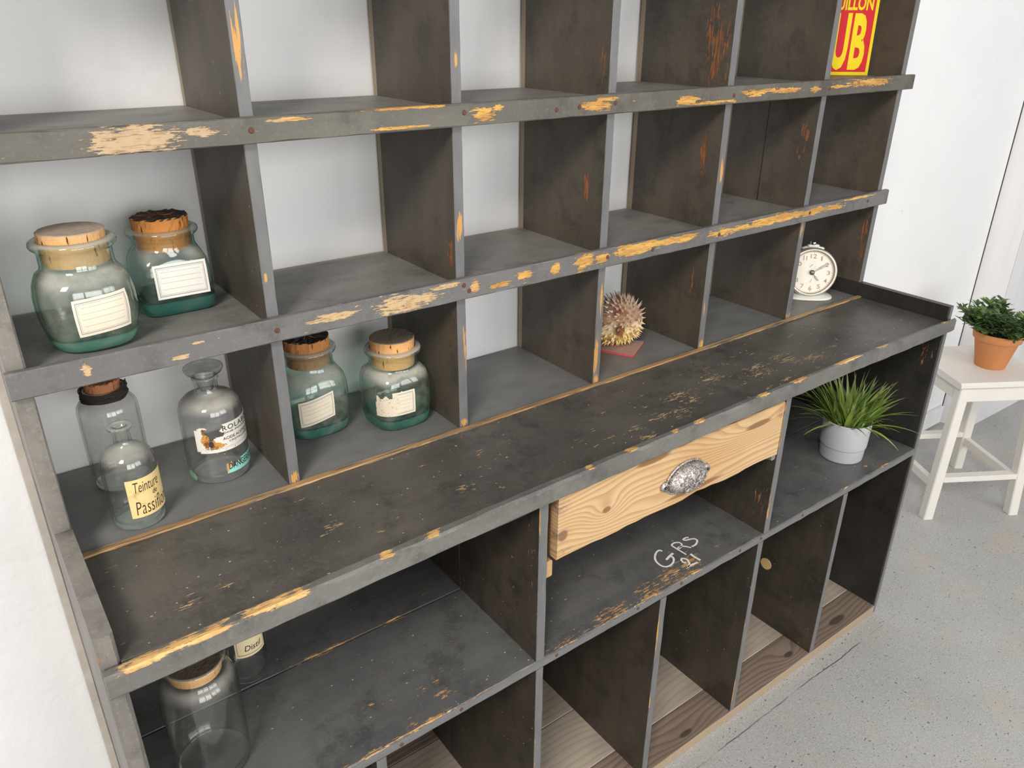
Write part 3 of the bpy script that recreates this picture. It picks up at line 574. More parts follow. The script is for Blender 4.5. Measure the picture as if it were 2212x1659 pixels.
G_BIG = glass('glass_green_dusty', (0.935, 0.975, 0.95), (0.24, 0.60, 0.45), 0.0195, 0.62, 0.26)
G_SQ = glass('glass_green', (0.92, 0.97, 0.955), (0.14, 0.47, 0.39), 0.0205, 0.45, 0.14)
G_J2 = glass('glass_green_film', (0.915, 0.97, 0.95), (0.14, 0.50, 0.40), 0.0215, 0.55, 0.36)
G_J3 = glass('glass_green_shoulder', (0.925, 0.975, 0.95), (0.15, 0.50, 0.38), 0.0215, 0.85, 0.14)
G_CLR = glass('glass_clear', (0.985, 0.988, 0.985), (0.66, 0.68, 0.67), 0.004, 0.5, 0.07)
G_CLR2 = glass('glass_clear_greenish', (0.98, 0.988, 0.982), (0.60, 0.69, 0.63), 0.005, 0.4, 0.09)
G_CLR3 = glass('glass_clear_dusty', (0.982, 0.984, 0.982), (0.62, 0.64, 0.63), 0.004, 0.75, 0.05)
G_CLR4 = glass('glass_clear_clean', (0.982, 0.985, 0.983), (0.62, 0.65, 0.635), 0.004, 0.45, 0.04)
CREAM, CREAM2 = (0.80, 0.72, 0.56), (0.84, 0.81, 0.72)
BLUE = (0.20, 0.20, 0.26)
CK_DUST = cork('cork_dusty', (0.46, 0.37, 0.29), (0.58, 0.34, 0.15)); CK_DARK = cork('cork_blackened', (0.085, 0.065, 0.05), (0.55, 0.22, 0.06))
CK_BLACK = cork('cork_black_top', (0.035, 0.032, 0.030), (0.42, 0.18, 0.06)); CK_GREY = cork('cork_grey_top', (0.27, 0.215, 0.165), (0.68, 0.36, 0.14))
CK_RED = cork('cork_red', (0.33, 0.14, 0.07), (0.36, 0.15, 0.07))
GRP = 'old apothecary jars and bottles'

KR, KZ = 0.882, 1.025
J = Jar('cork_jar', 'big round green glass jar with flat pale cork, front of the left shelf', (0.7445, 0.3102, Z2 + LIFT),
        P3(2.7, (0.040, 0), (0.048, 0.001), (0.054, 0.005), (0.059, 0.014), (0.0635, 0.030), (0.0665, 0.050), (0.0662, 0.066), (0.0630, 0.081), (0.0570, 0.092)) +
        P3(2, (0.0510, 0.0985), (0.0488, 0.1035), (0.0486, 0.112), (0.0490, 0.121), (0.0515, 0.1235), (0.0555, 0.1262), (0.0570, 0.1295), (0.0560, 0.1325), (0.0530, 0.1345), (0.0500, 0.1350)),
        0.0040, 0.017, 0.0395, 0.1025, G_BIG, GRP)
J.cork(0.0375, 0.0389, 0.107, 0.1475, CK_DUST, 0.0003)
LB1 = label_mat('label_cream', CREAM, BLUE, (0.28, 0.47, 0.62, 0.78), True, 1.7)
J.label(-16, 46, 0.028, 0.076, LB1, 0.004)

KR, KZ = 0.915, 1.04
J = Jar('cork_jar', 'square-shouldered green glass jar with burnt dark cork behind the big round jar', (0.8690, 0.3965, Z2 + LIFT),
        P3(6, (0.045, 0), (0.051, 0.001), (0.0545, 0.005), (0.0560, 0.014), (0.0555, 0.035), (0.0545, 0.055), (0.0530, 0.068), (0.0490, 0.077)) +
        P3(3.2, (0.0475, 0.083)) + P3(2, (0.0462, 0.0875),  (0.0455, 0.093), (0.0458, 0.100), (0.0490, 0.1025), (0.0522, 0.1052), (0.0532, 0.1082), (0.0522, 0.1112), (0.0490, 0.1125), (0.0470, 0.1128)),
        0.0040, 0.018, 0.0385, 0.0925, G_SQ, GRP)
J.cork(0.0358, 0.0382, 0.088, 0.1320, CK_DARK, 0.0022)
LB2 = label_mat('label_white', CREAM2, BLUE, (0.28, 0.47, 0.62, 0.78), True, 1.7)
a = 0.0560 + 0.0006
bm = new_bm(); patch(bm, -0.032, 0.040, 0.027, 0.075, lambda x, z, h: (x, -(J.rn(z)[0] + 0.0016), z), 4, 4)
fin('paper_label', bm, LB2, J.root, None)

KR, KZ = 0.885, 1.04
J = Jar('cork_bottle', 'tall clear bottle with red cork and black cord wound round its neck', (0.7502, 0.4052, ZC + LIFT),
        P3(2, (0.036, 0), (0.042, 0.001), (0.0460, 0.006), (0.0468, 0.02), (0.0475, 0.07), (0.0475, 0.118), (0.0460, 0.127), (0.0415, 0.133), (0.0350, 0.1365), (0.0325, 0.1385), (0.0320, 0.146), (0.0330, 0.149), (0.0325, 0.152)),
        0.0028, 0.006, 0.0250, 0.1445, G_CLR, GRP, 'bottle')
J.cork(0.0236, 0.0243, 0.146, 0.1700, CK_RED)
bm = new_bm(); pts = []
for i in range(150):
    t = i / 149; a = t * 2 * PI * 6.5
    pts.append(((0.0310 + 0.0010 * math.sin(i * 1.7)) * math.cos(a), (0.0310 + 0.0010 * math.cos(i * 2.3)) * math.sin(a), 0.1435 + 0.0150 * t + 0.0006 * math.sin(i * 0.9)))
tube(bm, pts, 0.0017, 6)
for k in range(5):
    a = J.cam + 0.7 + k * 0.12; tube(bm, [(0.031 * math.cos(a), 0.031 * math.sin(a), 0.155), (0.033 * math.cos(a + .05), 0.033 * math.sin(a + .05), 0.163), (0.032 * math.cos(a + .12), 0.032 * math.sin(a + .12), 0.169)], 0.0007, 5)
fin('neck_cord', bm, plain('black_cord', (0.028, 0.020, 0.016), 0.8, 0, 0.4, 90, 0.5), J.root, None, True)

KR, KZ = 0.906, 1.0
J = Jar('medicine_bottle', 'small open clear bottle with yellow handwritten label at the counter front', (0.7447, 0.2830, ZC + LIFT),
        P3(2, (0.031, 0), (0.0365, 0.0008), (0.0392, 0.005), (0.0395, 0.02), (0.0395, 0.085), (0.0385, 0.097), (0.0345, 0.107), (0.0265, 0.1145), (0.0180, 0.1185), (0.0138, 0.1225), (0.0122, 0.128), (0.0118, 0.139), (0.0135, 0.143), (0.0178, 0.1462), (0.0187, 0.1480), (0.0180, 0.1495), (0.0160, 0.1500)),
        0.0028, 0.006, 0.0084, 0.120, G_CLR2, GRP, 'bottle')
def st_y(m, u, v, n, col): return m.mix(m.step(n, 0.5, 0.8), col, (0.52, 0.36, 0.14))
LBY = label_mat('label_yellow', (0.86, 0.67, 0.30), (0.3, 0.2, 0.1), (), False, 1.3, st_y)
o, a0, a1, thc = J.label(-16, 96, 0.021, 0.081, LBY, 0.0)
f = J.surf(0.0010)
bm = new_bm(); w = a1 - a0
text_into(bm, 'Teinture', a0 + w * .13, a0 + w * .66, 0.0605, 0.0765, f, -0.006, 0.22)
text_into(bm, 'de', a0 + w * .47, a0 + w * .58, 0.0500, 0.0585, f, 0.0, 0.2)
text_into(bm, 'Passiflore', a0 + w * .10, a0 + w * .92, 0.0255, 0.0465, f, -0.008, 0.15, 1.05)
fin('handwriting', bm, INKB, o)

KR, KZ = 0.92, 1.0
J = Jar('apothecary_bottle', 'wide clear reagent bottle with glass stopper and torn white chemical label', (0.8798, 0.3459, ZC + LIFT),
        P3(2, (0.041, 0), (0.0465, 0.001), (0.0497, 0.005), (0.0505, 0.02), (0.0505, 0.102), (0.0500, 0.1135), (0.0465, 0.1240), (0.0385, 0.1315), (0.0270, 0.1355), (0.0205, 0.138), (0.0185, 0.141), (0.0182, 0.156), (0.0195, 0.159), (0.0212, 0.161), (0.0205, 0.1635), (0.0190, 0.1645)),
        0.0032, 0.007, 0.0138, 0.1395, G_CLR3, GRP, 'bottle')
bm = new_bm(); lathe(bm, [(0, 0.142), (0.0100, 0.142), (0.0130, 0.160), (0.0136, 0.1648), (0.0185, 0.1670), (0.0255, 0.1710), (0.0282, 0.1755), (0.0286, 0.1780), (0.0276, 0.1800), (0.0248, 0.1808), (0.0138, 0.1792), (0, 0.1788)], 56)
fin('glass_stopper', bm, glass('glass_stopper_mat', (0.93, 0.95, 0.95), (0.35, 0.38, 0.38), -1.0, 0.3, 0.2, zmin=0.0), J.root, None, True)
def st_p(m, u, v, n, col):
    d = None
    for (cu, cv, ru, rv) in ((0.17, 0.42, 0.10, 0.28), (0.25, 0.25, 0.13, 0.14), (0.13, 0.80, 0.05, 0.14)):
        q = m.ma('ADD', m.ma('POWER', m.ma('DIVIDE', m.ma('SUBTRACT', u, cu), ru), 2.0), m.ma('POWER', m.ma('DIVIDE', m.ma('SUBTRACT', v, cv), rv), 2.0))
        d = q if d is None else m.ma('MINIMUM', d, q)
    k = m.step(m.ma('ADD', d, m.ma('MULTIPLY', m.noise(m.obj(), 190, 4, 0.7), 3.2)), 2.55, 2.15)
    col = m.mix(k, col, m.mix(m.step(n, 0.35, 0.65), (0.20, 0.07, 0.02), (0.66, 0.31, 0.06)))
    q = m.ma('ADD', m.ma('POWER', m.ma('DIVIDE', m.ma('SUBTRACT', u, 0.20), 0.035), 2.0), m.ma('POWER', m.ma('DIVIDE', m.ma('SUBTRACT', v, 0.33), 0.13), 2.0))
    col = m.mix(m.step(q, 1.1, 0.8), col, (0.05, 0.045, 0.04))
    return m.mix(m.ma('MULTIPLY', m.step(m.noise(m.obj(), 420, 3, 0.6), 0.62, 0.70), m.step(v, 0.5, 0.15)), col, (0.10, 0.07, 0.05))
LBP = label_mat('label_reagent', (0.80, 0.77, 0.68), (0.12, 0.11, 0.10), (0.65, 0.12), False, 1.8, st_p)
def torn(u, v): return not ((u < 0.35 and v > 0.95 - 0.03 * math.sin(u * 40)) or (0.16 + 0.03 * math.sin(v * 14) < u < 0.36 + 0.03 * math.sin(v * 22) and v > 0.52 + 0.06 * math.sin(u * 25)) or (u < 0.04 and (v > 0.86 or v < 0.06)))
o, a0, a1, thc = J.label(-36, 100, 0.056, 0.101, LBP, 0.0, torn, 'paper_label', 'torn white printed label with orange rust stain', 70, 30)
f = J.surf(0.0010); w = a1 - a0; bm = new_bm()
text_into(bm, 'ROLABO', a0 + w * .37, a0 + w * .86, 0.0895, 0.0975, f, 0.003, 0, 1.15)
text_into(bm, '\u00d4NE-POULENC', a0 + w * .37, a0 + w * .88, 0.0845, 0.0880, f, 0.002, 0, 1.1)
text_into(bm, 'ACIDE ACETIQUE', a0 + w * .36, a0 + w * .84, 0.0735, 0.0790, f, 0.006)
text_into(bm, 'CRISTALLISABLE', a0 + w * .44, a0 + w * .84, 0.0690, 0.0720, f, 0.004)
fin('printing', bm, INK, o)
LBT = label_mat('label_teal', (0.30, 0.72, 0.60), (0.05, 0.12, 0.10), (0.26,), False, 2.6, lambda m, u, v, n, col: m.mix(m.step(m.ma('ADD', m.ma('ADD', u, m.ma('MULTIPLY', n, 0.3)), m.ma('MULTIPLY', m.ma('SUBTRACT', 1.0, v), 0.25)), 0.42, 0.34), col, (0.55, 0.30, 0.12)))
o, a0, a1, thc = J.label(11, 98, 0.0165, 0.036, LBT, 0.0, lambda u, v: not ((0.12 < u < 0.36 and v > 0.62 + 0.2 * math.sin(u * 30)) or (u < 0.10 and v > 0.85)), 'hazard_label', 'torn teal hazard label', 48, 16)
bm = new_bm(); w = a1 - a0; text_into(bm, 'DANGEREUX', a0 + w * .05, a0 + w * .83, 0.0228, 0.0335, f, 0.008, 0, 1.1)
fin('printing', bm, INK, o)
bm = new_bm(); th = J.cam - math.radians(62); fl = J.surf(0.0006); patch(bm, th - 0.30, th + 0.26, 0.004, 0.021, fl, 14, 5, 0, lambda u, v: (u - .5) ** 2 * 3 + (v - .4) ** 2 * 2.2 < .62)
fin('label_scrap', bm, flat('green_scrap', (0.24, 0.42, 0.26)), J.root, None, True)

KR, KZ = 0.985, 1.02
J = Jar('cork_jar', 'green glass jar with black-topped cork and lined label, half behind a divider', (1.0625, 0.3965, ZC + LIFT),
        P3(3.0, (0.040, 0), (0.047, 0.001), (0.0515, 0.005), (0.0545, 0.016), (0.0570, 0.04), (0.0580, 0.065), (0.0570, 0.085), (0.0530, 0.100)) + P3(2.3, (0.0465, 0.110)) +
        P3(2, (0.0425, 0.1165), (0.0415, 0.122), (0.0415, 0.1345), (0.0440, 0.138), (0.0475, 0.1412), (0.0488, 0.1445), (0.0478, 0.1475), (0.0450, 0.149), (0.0430, 0.1493)),
        0.0040, 0.019, 0.0385, 0.1195, G_J2, GRP)
J.cork(0.0360, 0.0382, 0.121, 0.1690, CK_BLACK, 0.0025)
J.label(-22, 36, 0.034, 0.080, LB1, 0.012)

KR, KZ = 0.985, 1.015
J = Jar('cork_jar', 'green glass jar with smooth grey-topped cork and stained torn label', (1.1930, 0.3395, ZC + LIFT),
        P3(3.0, (0.040, 0), (0.047, 0.001), (0.0515, 0.005), (0.0545, 0.016), (0.0565, 0.04), (0.0570, 0.065), (0.0555, 0.083), (0.0520, 0.095)) + P3(2.4, (0.0475, 0.1005)) +
        P3(2, (0.0440, 0.1035), (0.0432, 0.108), (0.0432, 0.123), (0.0455, 0.1265), (0.0490, 0.1300), (0.0502, 0.1335), (0.0492, 0.1365), (0.0465, 0.138), (0.0445, 0.1383)),
        0.0040, 0.019, 0.0400, 0.1055, G_J3, GRP)
J.cork(0.0370, 0.0385, 0.108, 0.1565, CK_GREY, 0.0004)
LBS = label_mat('label_stained', CREAM, BLUE, (0.30, 0.47, 0.62, 0.78), True, 1.6, lambda m, u, v, n, col: m.mix(m.step(m.ma('ADD', u, m.ma('MULTIPLY', n, 0.35)), 0.78, 0.68), col, m.mix(m.step(m.noise(m.obj(), 240, 3, 0.6), 0.55, 0.7), (0.70, 0.62, 0.48), (0.36, 0.26, 0.13))))
J.label(-33, 36, 0.033, 0.077, LBS, 0.0, lambda u, v: not (v > 0.82 + 0.06 * math.sin(u * 31) and u < 0.40) and not (u < 0.03 and v > 0.6), 'paper_label', None, 34, 18)

KR, KZ = 0.893, 1.0
J = Jar('storage_jar', 'large clear glass jar with sunken cork on the lower left shelf', (0.7487, 0.1329, ZS + LIFT),
        P3(2, (0.046, 0), (0.053, 0.001), (0.0575, 0.006), (0.0590, 0.02), (0.0595, 0.08), (0.0598, 0.135), (0.0590, 0.150), (0.0560, 0.162), (0.0505, 0.169), (0.0462, 0.1725), (0.0455, 0.178), (0.0462, 0.186), (0.0475, 0.190), (0.0482, 0.194), (0.0475, 0.197), (0.0450, 0.198)),
        0.0026, 0.010, 0.0378, 0.174, G_CLR4, GRP)
J.cork(0.0352, 0.0368, 0.176, 0.1915, cork('cork_dark_sunken', (0.17, 0.13, 0.09), (0.62, 0.36, 0.14)), 0.0006)

KR, KZ = 0.88, 1.0
J = Jar('medicine_bottle', 'clear bottle with cream handwritten label behind the large clear jar', (0.8494, 0.2723, ZS + LIFT),
        P3(2, (0.030, 0), (0.0345, 0.0008), (0.0372, 0.005), (0.0378, 0.02), (0.0378, 0.13), (0.0365, 0.143), (0.0310, 0.153), (0.0220, 0.160), (0.0150, 0.164), (0.0132, 0.170), (0.0130, 0.186), (0.0165, 0.190), (0.0172, 0.193), (0.0160, 0.195)),
        0.0026, 0.007, 0.0092, 0.162, G_CLR4, GRP, 'bottle')
LBD = label_mat('label_distilled', (0.80, 0.69, 0.42), (0.10, 0.08, 0.05), (), True, 1.4, None, False)
o, a0, a1, thc = J.label(-26, 66, 0.060, 0.118, LBD, 0.0)
bm = new_bm(); w = a1 - a0; f = J.surf(0.0010)
text_into(bm, 'Distil', a0 + w * .28, a0 + w * .82, 0.072, 0.083, f, 0.0, 0.2)
fin('handwriting', bm, INK, o)

# ------------------------------------------------------------------ dried porcupine fish
C0 = Vector((1.7520, 0.3600, ZC + 0.0057 + 0.0500)); HD = math.radians(-14)
fish = thing('dried_porcupine_fish', 'dried spiny porcupine fish puffed up on a red slab beside a divider', 'fish', (C0.x, C0.y, ZC + 0.0055), HD)
ZF = C0.z - (ZC + 0.0055)
def fish_r(d):   # radius of the body along unit direction d (x = towards the snout)
    r = 0.0472 + 0.005 * max(0, d.x) - 0.001 * d.z * d.z
    if d.x < -0.2: r += 0.030 * (-d.x - 0.2) ** 1.5
    if d.x > 0.80: r += 0.030 * (d.x - 0.80) * (1 if abs(d.z) < .35 else .4)
    r += 0.0018 * mnoise.noise(d * 3.1)
    return r
m = Mat('fish_skin'); P = m.obj(); x, y, z = m.xyz(P); n = m.noise(P, 55, 4, 0.65); n2 = m.noise(P, 28, 3, 0.6)
zz = m.ma('ADD', m.ma('SUBTRACT', z, ZF), m.ma('MULTIPLY', m.ma('SUBTRACT', n2, 0.5), 0.018))
col = m.mix(m.step(zz, -0.022, -0.006), (0.66, 0.44, 0.12), (0.74, 0.60, 0.38))
col = m.mix(m.step(zz, -0.002, 0.014), col, (0.36, 0.245, 0.165))
col = m.mix(m.ma('MULTIPLY', m.step(n, 0.50, 0.62), 0.85), col, (0.33, 0.13, 0.045))
col = m.mix(m.near(P, [(-0.020, -0.045, ZF - 0.002, 0.016, 0.02, 0.014), (0.024, -0.040, ZF + 0.012, 0.008, 0.02, 0.003), (-0.02, -0.03, ZF + 0.03, 0.02, 0.02, 0.01)]), col, (0.14, 0.05, 0.025))
m.pbr(col, 0.65, m.bump(n, 0.8, 0.003), spec=0.3); SKIN = m
bm = new_bm(); bmesh.ops.create_icosphere(bm, subdivisions=5, radius=1)
for v in bm.verts: d = v.co.normalized(); v.co = d * fish_r(d) + Vector((0, 0, ZF))
fin('body', bm, SKIN, fish, None, True)
fish.scale = (1.0, 1.0, 1.07)
bm = new_bm(); N = 280; ga = PI * (3 - math.sqrt(5))
for i in range(N):
    zc = 1 - 2 * (i + .5) / N; rr = math.sqrt(1 - zc * zc); a = i * ga
    d = Vector((rr * math.cos(a), rr * math.sin(a), zc)); d = (d + Vector((rnd.uniform(-.05, .05), rnd.uniform(-.05, .05), rnd.uniform(-.05, .05)))).normalized()
    if d.x > 0.93 or (abs(d.y) > 0.55 and d.x > 0.42 and abs(d.z - 0.12) < 0.14): continue
    p = d * fish_r(d); ln = rnd.uniform(0.0085, 0.0125) * (1.45 if d.z > 0.2 else 0.95)
    out = (d + Vector((-0.55, 0, 0)) * (1 if d.z > -0.2 else 0.15)).normalized()
    if p.z + out.z * ln < -ZF + 0.001: ln = max(0.003, (-ZF + 0.001 - p.z) / min(out.z, -0.2))
    t1 = out.cross(Vector((0.3, 0.2, 0.9))).normalized(); t2 = out.cross(t1)
    base = [bm.verts.new(p - d * 0.001 + (t1 * math.cos(k * 2 * PI / 5) + t2 * math.sin(k * 2 * PI / 5)) * 0.0036 + Vector((0, 0, ZF))) for k in range(5)]
    mid = [bm.verts.new(p + out * ln * 0.45 + (t1 * math.cos(k * 2 * PI / 5) + t2 * math.sin(k * 2 * PI / 5)) * 0.0014 + Vector((0, 0, ZF))) for k in range(5)]
    tip = bm.verts.new(p + out * ln + Vector((0, 0, ZF)))
    for k in range(5):
        q = (k + 1) % 5; bm.faces.new((base[k], base[q], mid[q], mid[k])); bm.faces.new((mid[k], mid[q], tip))
m = Mat('fish_spines'); P = m.obj(); z = m.xyz(P)[2]
col = m.mix(m.step(z, ZF - 0.016, ZF + 0.016), (0.78, 0.56, 0.20), (0.46, 0.33, 0.24))
m.pbr(m.mix(m.ma('MULTIPLY', m.step(m.noise(P, 45, 3, 0.6), 0.50, 0.66), 0.5), col, (0.82, 0.74, 0.58)), 0.5); 
o = fin('spines', bm, m, fish, None, True)
for s in (-1, 1):
    d = Vector((0.62, 0.74 * s, 0.13)).normalized(); p = d * (fish_r(d) - 0.0018) + Vector((0, 0, ZF))
    bm = new_bm(); bmesh.ops.create_uvsphere(bm, u_segments=18, v_segments=10, radius=0.0052, matrix=Matrix.Translation(p))
    e = fin('eye', bm, plain('fish_eye', (0.36, 0.36, 0.37), 0.25, 0, 0.1), fish, None, True)
    bm = new_bm(); bmesh.ops.create_uvsphere(bm, u_segments=14, v_segments=8, radius=0.0026, matrix=Matrix.Translation(p + d * 0.0034))
    fin('pupil', bm, plain('fish_pupil', (0.015, 0.015, 0.018), 0.2), e, None, True)
    bm = new_bm(); tube(bm, [p + (Vector((0.35, 0.0, 1.0)).cross(d).normalized() * math.cos(t * PI / 8) + d.cross(Vector((0.35, 0.0, 1.0)).cross(d).normalized()) * math.sin(t * PI / 8)) * 0.0062 + d * 0.0012 for t in range(17)], 0.0014, 6, False)
    fin('eye_rim', bm, plain('fish_eye_rim', (0.55, 0.33, 0.10), 0.6, 0, 0.4, 200), e, None, True)
    bm = new_bm()   # pectoral fin, dried and folded
    q0 = Vector((-0.010, 0.047 * s, ZF - 0.001))
    for k in range(9):
        a = math.radians(150 + k * 9); tip = q0 + Vector((0.022 * math.cos(a), 0.011 * s, 0.022 * math.sin(a) - 0.004))
        tube(bm, [q0 + Vector((0, 0, (k - 4) * 0.0012)), (q0 + tip) / 2 + Vector((0, 0.003 * s, 0)), tip], [0.0012, 0.0011, 0.0004], 5)
    fin('pectoral_fin', bm, plain('fish_fin', (0.22, 0.08, 0.035), 0.7, 0, 0.4, 120), fish, None, True)
bm = new_bm()
tube(bm, [(0.0575 + 0.002 * math.cos(t * PI / 8), 0.008 * math.cos(t * PI / 8), ZF + 0.004 + 0.005 * math.sin(t * PI / 8)) for t in range(17)], 0.0022, 6, False)
fin('mouth', bm, plain('fish_lips', (0.62, 0.42, 0.22), 0.6, 0, 0.2), fish, None, True)
bm = new_bm()
for k in range(9):
    a = math.radians(-26 + k * 6.5); tube(bm, [(-0.060, 0, ZF), (-0.060 - 0.013 * math.cos(a), 0, ZF + 0.016 * math.sin(a)), (-0.060 - 0.024 * math.cos(a), 0.001, ZF + 0.028 * math.sin(a))], [0.0016, 0.0013, 0.0005], 5)
fin('tail_fin', bm, plain('fish_tail', (0.36, 0.20, 0.08), 0.7), fish, None, True)
# red slab
bm = new_bm(); A = Vector((1.7339, 0.2859)); u = Vector((0.862, 0.507)); w = Vector((-0.507, 0.862))
sbox(bm, (-0.0435, -0.060, 0), (0.0435, 0.060, 0.0052), 0.0008)
m = Mat('red_slab'); P = m.obj(); n = m.noise(P, 60, 4, 0.6); nz = m.xyz(m.nrm())[2]
m.pbr(m.mix(m.step(nz, 0.5, 0.8), m.mix(n, (0.42, 0.045, 0.05), (0.60, 0.10, 0.10)), m.mix(n, (0.33, 0.20, 0.165), (0.44, 0.28, 0.23))), 0.75, m.bump(n, 0.3))
o = fin('red_slab', bm, m); c = A + u * 0.0435 + w * 0.060; o.location = (c.x, c.y, ZC + LIFT); o.rotation_euler = (0, 0, math.atan2(u.y, u.x))
tag(o, 'thin dusty red slab lying under the spiny dried fish', 'slab')

# ------------------------------------------------------------------ alarm clock
CK = Vector((2.3900, 0.3150, ZC + LIFT)); az = math.radians(227)
clk = thing('alarm_clock', 'cream enamel wind-up alarm clock in the right bottom pigeonhole', 'clock', CK, az + PI / 2)
TILT = math.radians(10)
clk.scale = (1.1, 1.1, 1.1)
RM = Matrix.Translation((0, 0, 0.0605)) @ Matrix.Rotation(-TILT, 4, 'X')
CR = 0.0560
def C3(x, z, d=0.0): return RM @ Vector((x, -0.018 - d, z))      # dial plane faces local -y
def ring_local(bm, prof, seg=64):   # prof (r, depth)
    tmp = lathe(bm, [(r, d) for r, d in prof], seg)
    M = RM @ Matrix.Rotation(PI / 2, 4, 'X')
    for rg in tmp:
        for v in rg: v.co = M @ v.co
ENAMEL = plain('enamel_mint', (0.56, 0.62, 0.57), 0.35, 0, 0.06); IVORY = plain('enamel_ivory', (0.80, 0.76, 0.68), 0.35, 0, 0.06)
bm = new_bm(); ring_local(bm, [(0, -0.026), (0.040, -0.026), (0.049, -0.022), (0.053, -0.012), (0.0535, 0.012), (0.0530, 0.0155), (0, 0.0155)]); fin('case', bm, ENAMEL, clk, None, True)
bm = new_bm(); ring_local(bm, [(0.0525, 0.010), (0.0565, 0.011), (CR + 0.0012, 0.015), (CR, 0.0200), (0.0530, 0.0230), (0.0505, 0.0225), (0.0480, 0.0205), (0.0472, 0.0180), (0.0472, 0.0173), (0.0525, 0.0158), (0.0525, 0.010)])
fin('bezel', bm, plain('tarnished_nickel', (0.66, 0.58, 0.48), 0.38, 0.7, 0.25, 60), clk, None, True)
bm = new_bm(); ring_local(bm, [(0, 0.0161), (0.0500, 0.0161), (0.0500, 0.0172), (0, 0.0172)]); fin('dial', bm, plain('dial_cream', (0.83, 0.78, 0.67), 0.5, 0, 0.03, 40), clk, None)
DZ = -0.0004
num = new_bm(); fn = lambda x, z, h: C3(x, z, h)
for k in range(1, 13):
    a = math.radians(90 - 30 * k); cx_, cz_ = 0.0372 * math.cos(a), 0.0372 * math.sin(a); s = str(k); w = 0.0036 * (1 if k == 1 else len(s) * 0.92 + .08)
    if k == 1: w = 0.0016
    if k == 11: w = 0.0042
    text_into(num, s, cx_ - w, cx_ + w, cz_ - 0.0050, cz_ + 0.0050, fn, 0.012, 0, 1, 0.0 + DZ)
fin('numerals', num, flat('numeral_brown', (0.42, 0.35, 0.25)), clk)
bm = new_bm()
for k in range(60):
    a = 2 * PI * k / 60; r0 = 0.0447 if k % 5 else 0.0440
    ribbon(bm, [Vector((r0 * math.cos(a), r0 * math.sin(a), 0)), Vector((0.0460 * math.cos(a), 0.0460 * math.sin(a), 0))], 0.0007 if k % 5 else 0.0013, fn, 0, DZ)
fin('minute_track', bm, flat('track_brown', (0.36, 0.29, 0.20)), clk); bm = new_bm()
for k in range(12):
    a = 2 * PI * k / 12; ribbon(bm, [Vector((0.0075 * math.cos(a), 0.017 + 0.0075 * math.sin(a), 0)), Vector((0.0086 * math.cos(a), 0.017 + 0.0086 * math.sin(a), 0))], 0.0008, fn, 0, DZ)
fin('alarm_track', bm, flat('dial_mark_brown', (0.36, 0.29, 0.20)), clk); bm = new_bm()
ribbon(bm, smooth_line([(0.001, -0.0155), (0.0005, -0.018), (-0.0015, -0.0205)], 4), 0.0010, fn, 0, DZ); ribbon(bm, [Vector((-0.004, -0.0225, 0)), Vector((0.001, -0.0225, 0))], 0.0006, fn, 0, DZ)
fin('dial_emblem', bm, flat('dial_emblem_brown', (0.36, 0.29, 0.20)), clk)
STEEL = plain('hand_steel', (0.20, 0.185, 0.16), 0.35, 0.6, 0.1); LUM = plain('hand_lume', (0.66, 0.62, 0.48), 0.6)
def hand(name, ang, L, W, d, r0=0.004):
    a = math.radians(90 - ang); dx, dz = math.cos(a), math.sin(a); nx, nz_ = -dz, dx; bm = new_bm(); pts = [(-0.006, W * .5), (r0, W * .35), (L * .45, W * .45), (L * .5, W), (L * .92, W), (L, 0.0002)]
    lo = [bm.verts.new(C3(dx * t + nx * q, dz * t + nz_ * q, d)) for t, q in pts] + [bm.verts.new(C3(dx * t - nx * q, dz * t - nz_ * q, d)) for t, q in reversed(pts)]
    hi = [bm.verts.new(C3(dx * t + nx * q, dz * t + nz_ * q, d + 0.0007)) for t, q in pts] + [bm.verts.new(C3(dx * t - nx * q, dz * t - nz_ * q, d + 0.0007)) for t, q in reversed(pts)]
    bm.faces.new(lo[::-1]); bm.faces.new(hi)
    for i in range(len(lo)): j = (i + 1) % len(lo); bm.faces.new((lo[i], lo[j], hi[j], hi[i]))
    o = fin(name, bm, STEEL, clk)
    bm = new_bm(); ribbon(bm, [Vector((dx * L * .54, dz * L * .54, 0)), Vector((dx * L * .90, dz * L * .90, 0))], W * 1.0, fn, 0, d + 0.0009); fin('lume_insert', bm, LUM, o)
hand('hour_hand', 139, 0.0245, 0.0019, 0.0012); hand('minute_hand', 59, 0.0415, 0.0016, 0.0028)
bm = new_bm(); a_ = math.radians(215); ribbon(bm, smooth_line([(0.000, 0.017 + 0.002), (-0.0012, 0.017), (-0.0055, 0.013)], 4), 0.0010, fn, 0, 0.0004); fin('alarm_hand', bm, STEEL, clk)
bm = new_bm(); M = RM @ Matrix.Rotation(PI / 2, 4, 'X')
rg = lathe(bm, [(0, 0.0174), (0.0055, 0.0174), (0.0060, 0.0200), (0.0050, 0.0225), (0, 0.0230)], 24)
for q in rg:
    for v in q: v.co = M @ v.co
fin('hand_hub', bm, STEEL, clk, None, True)
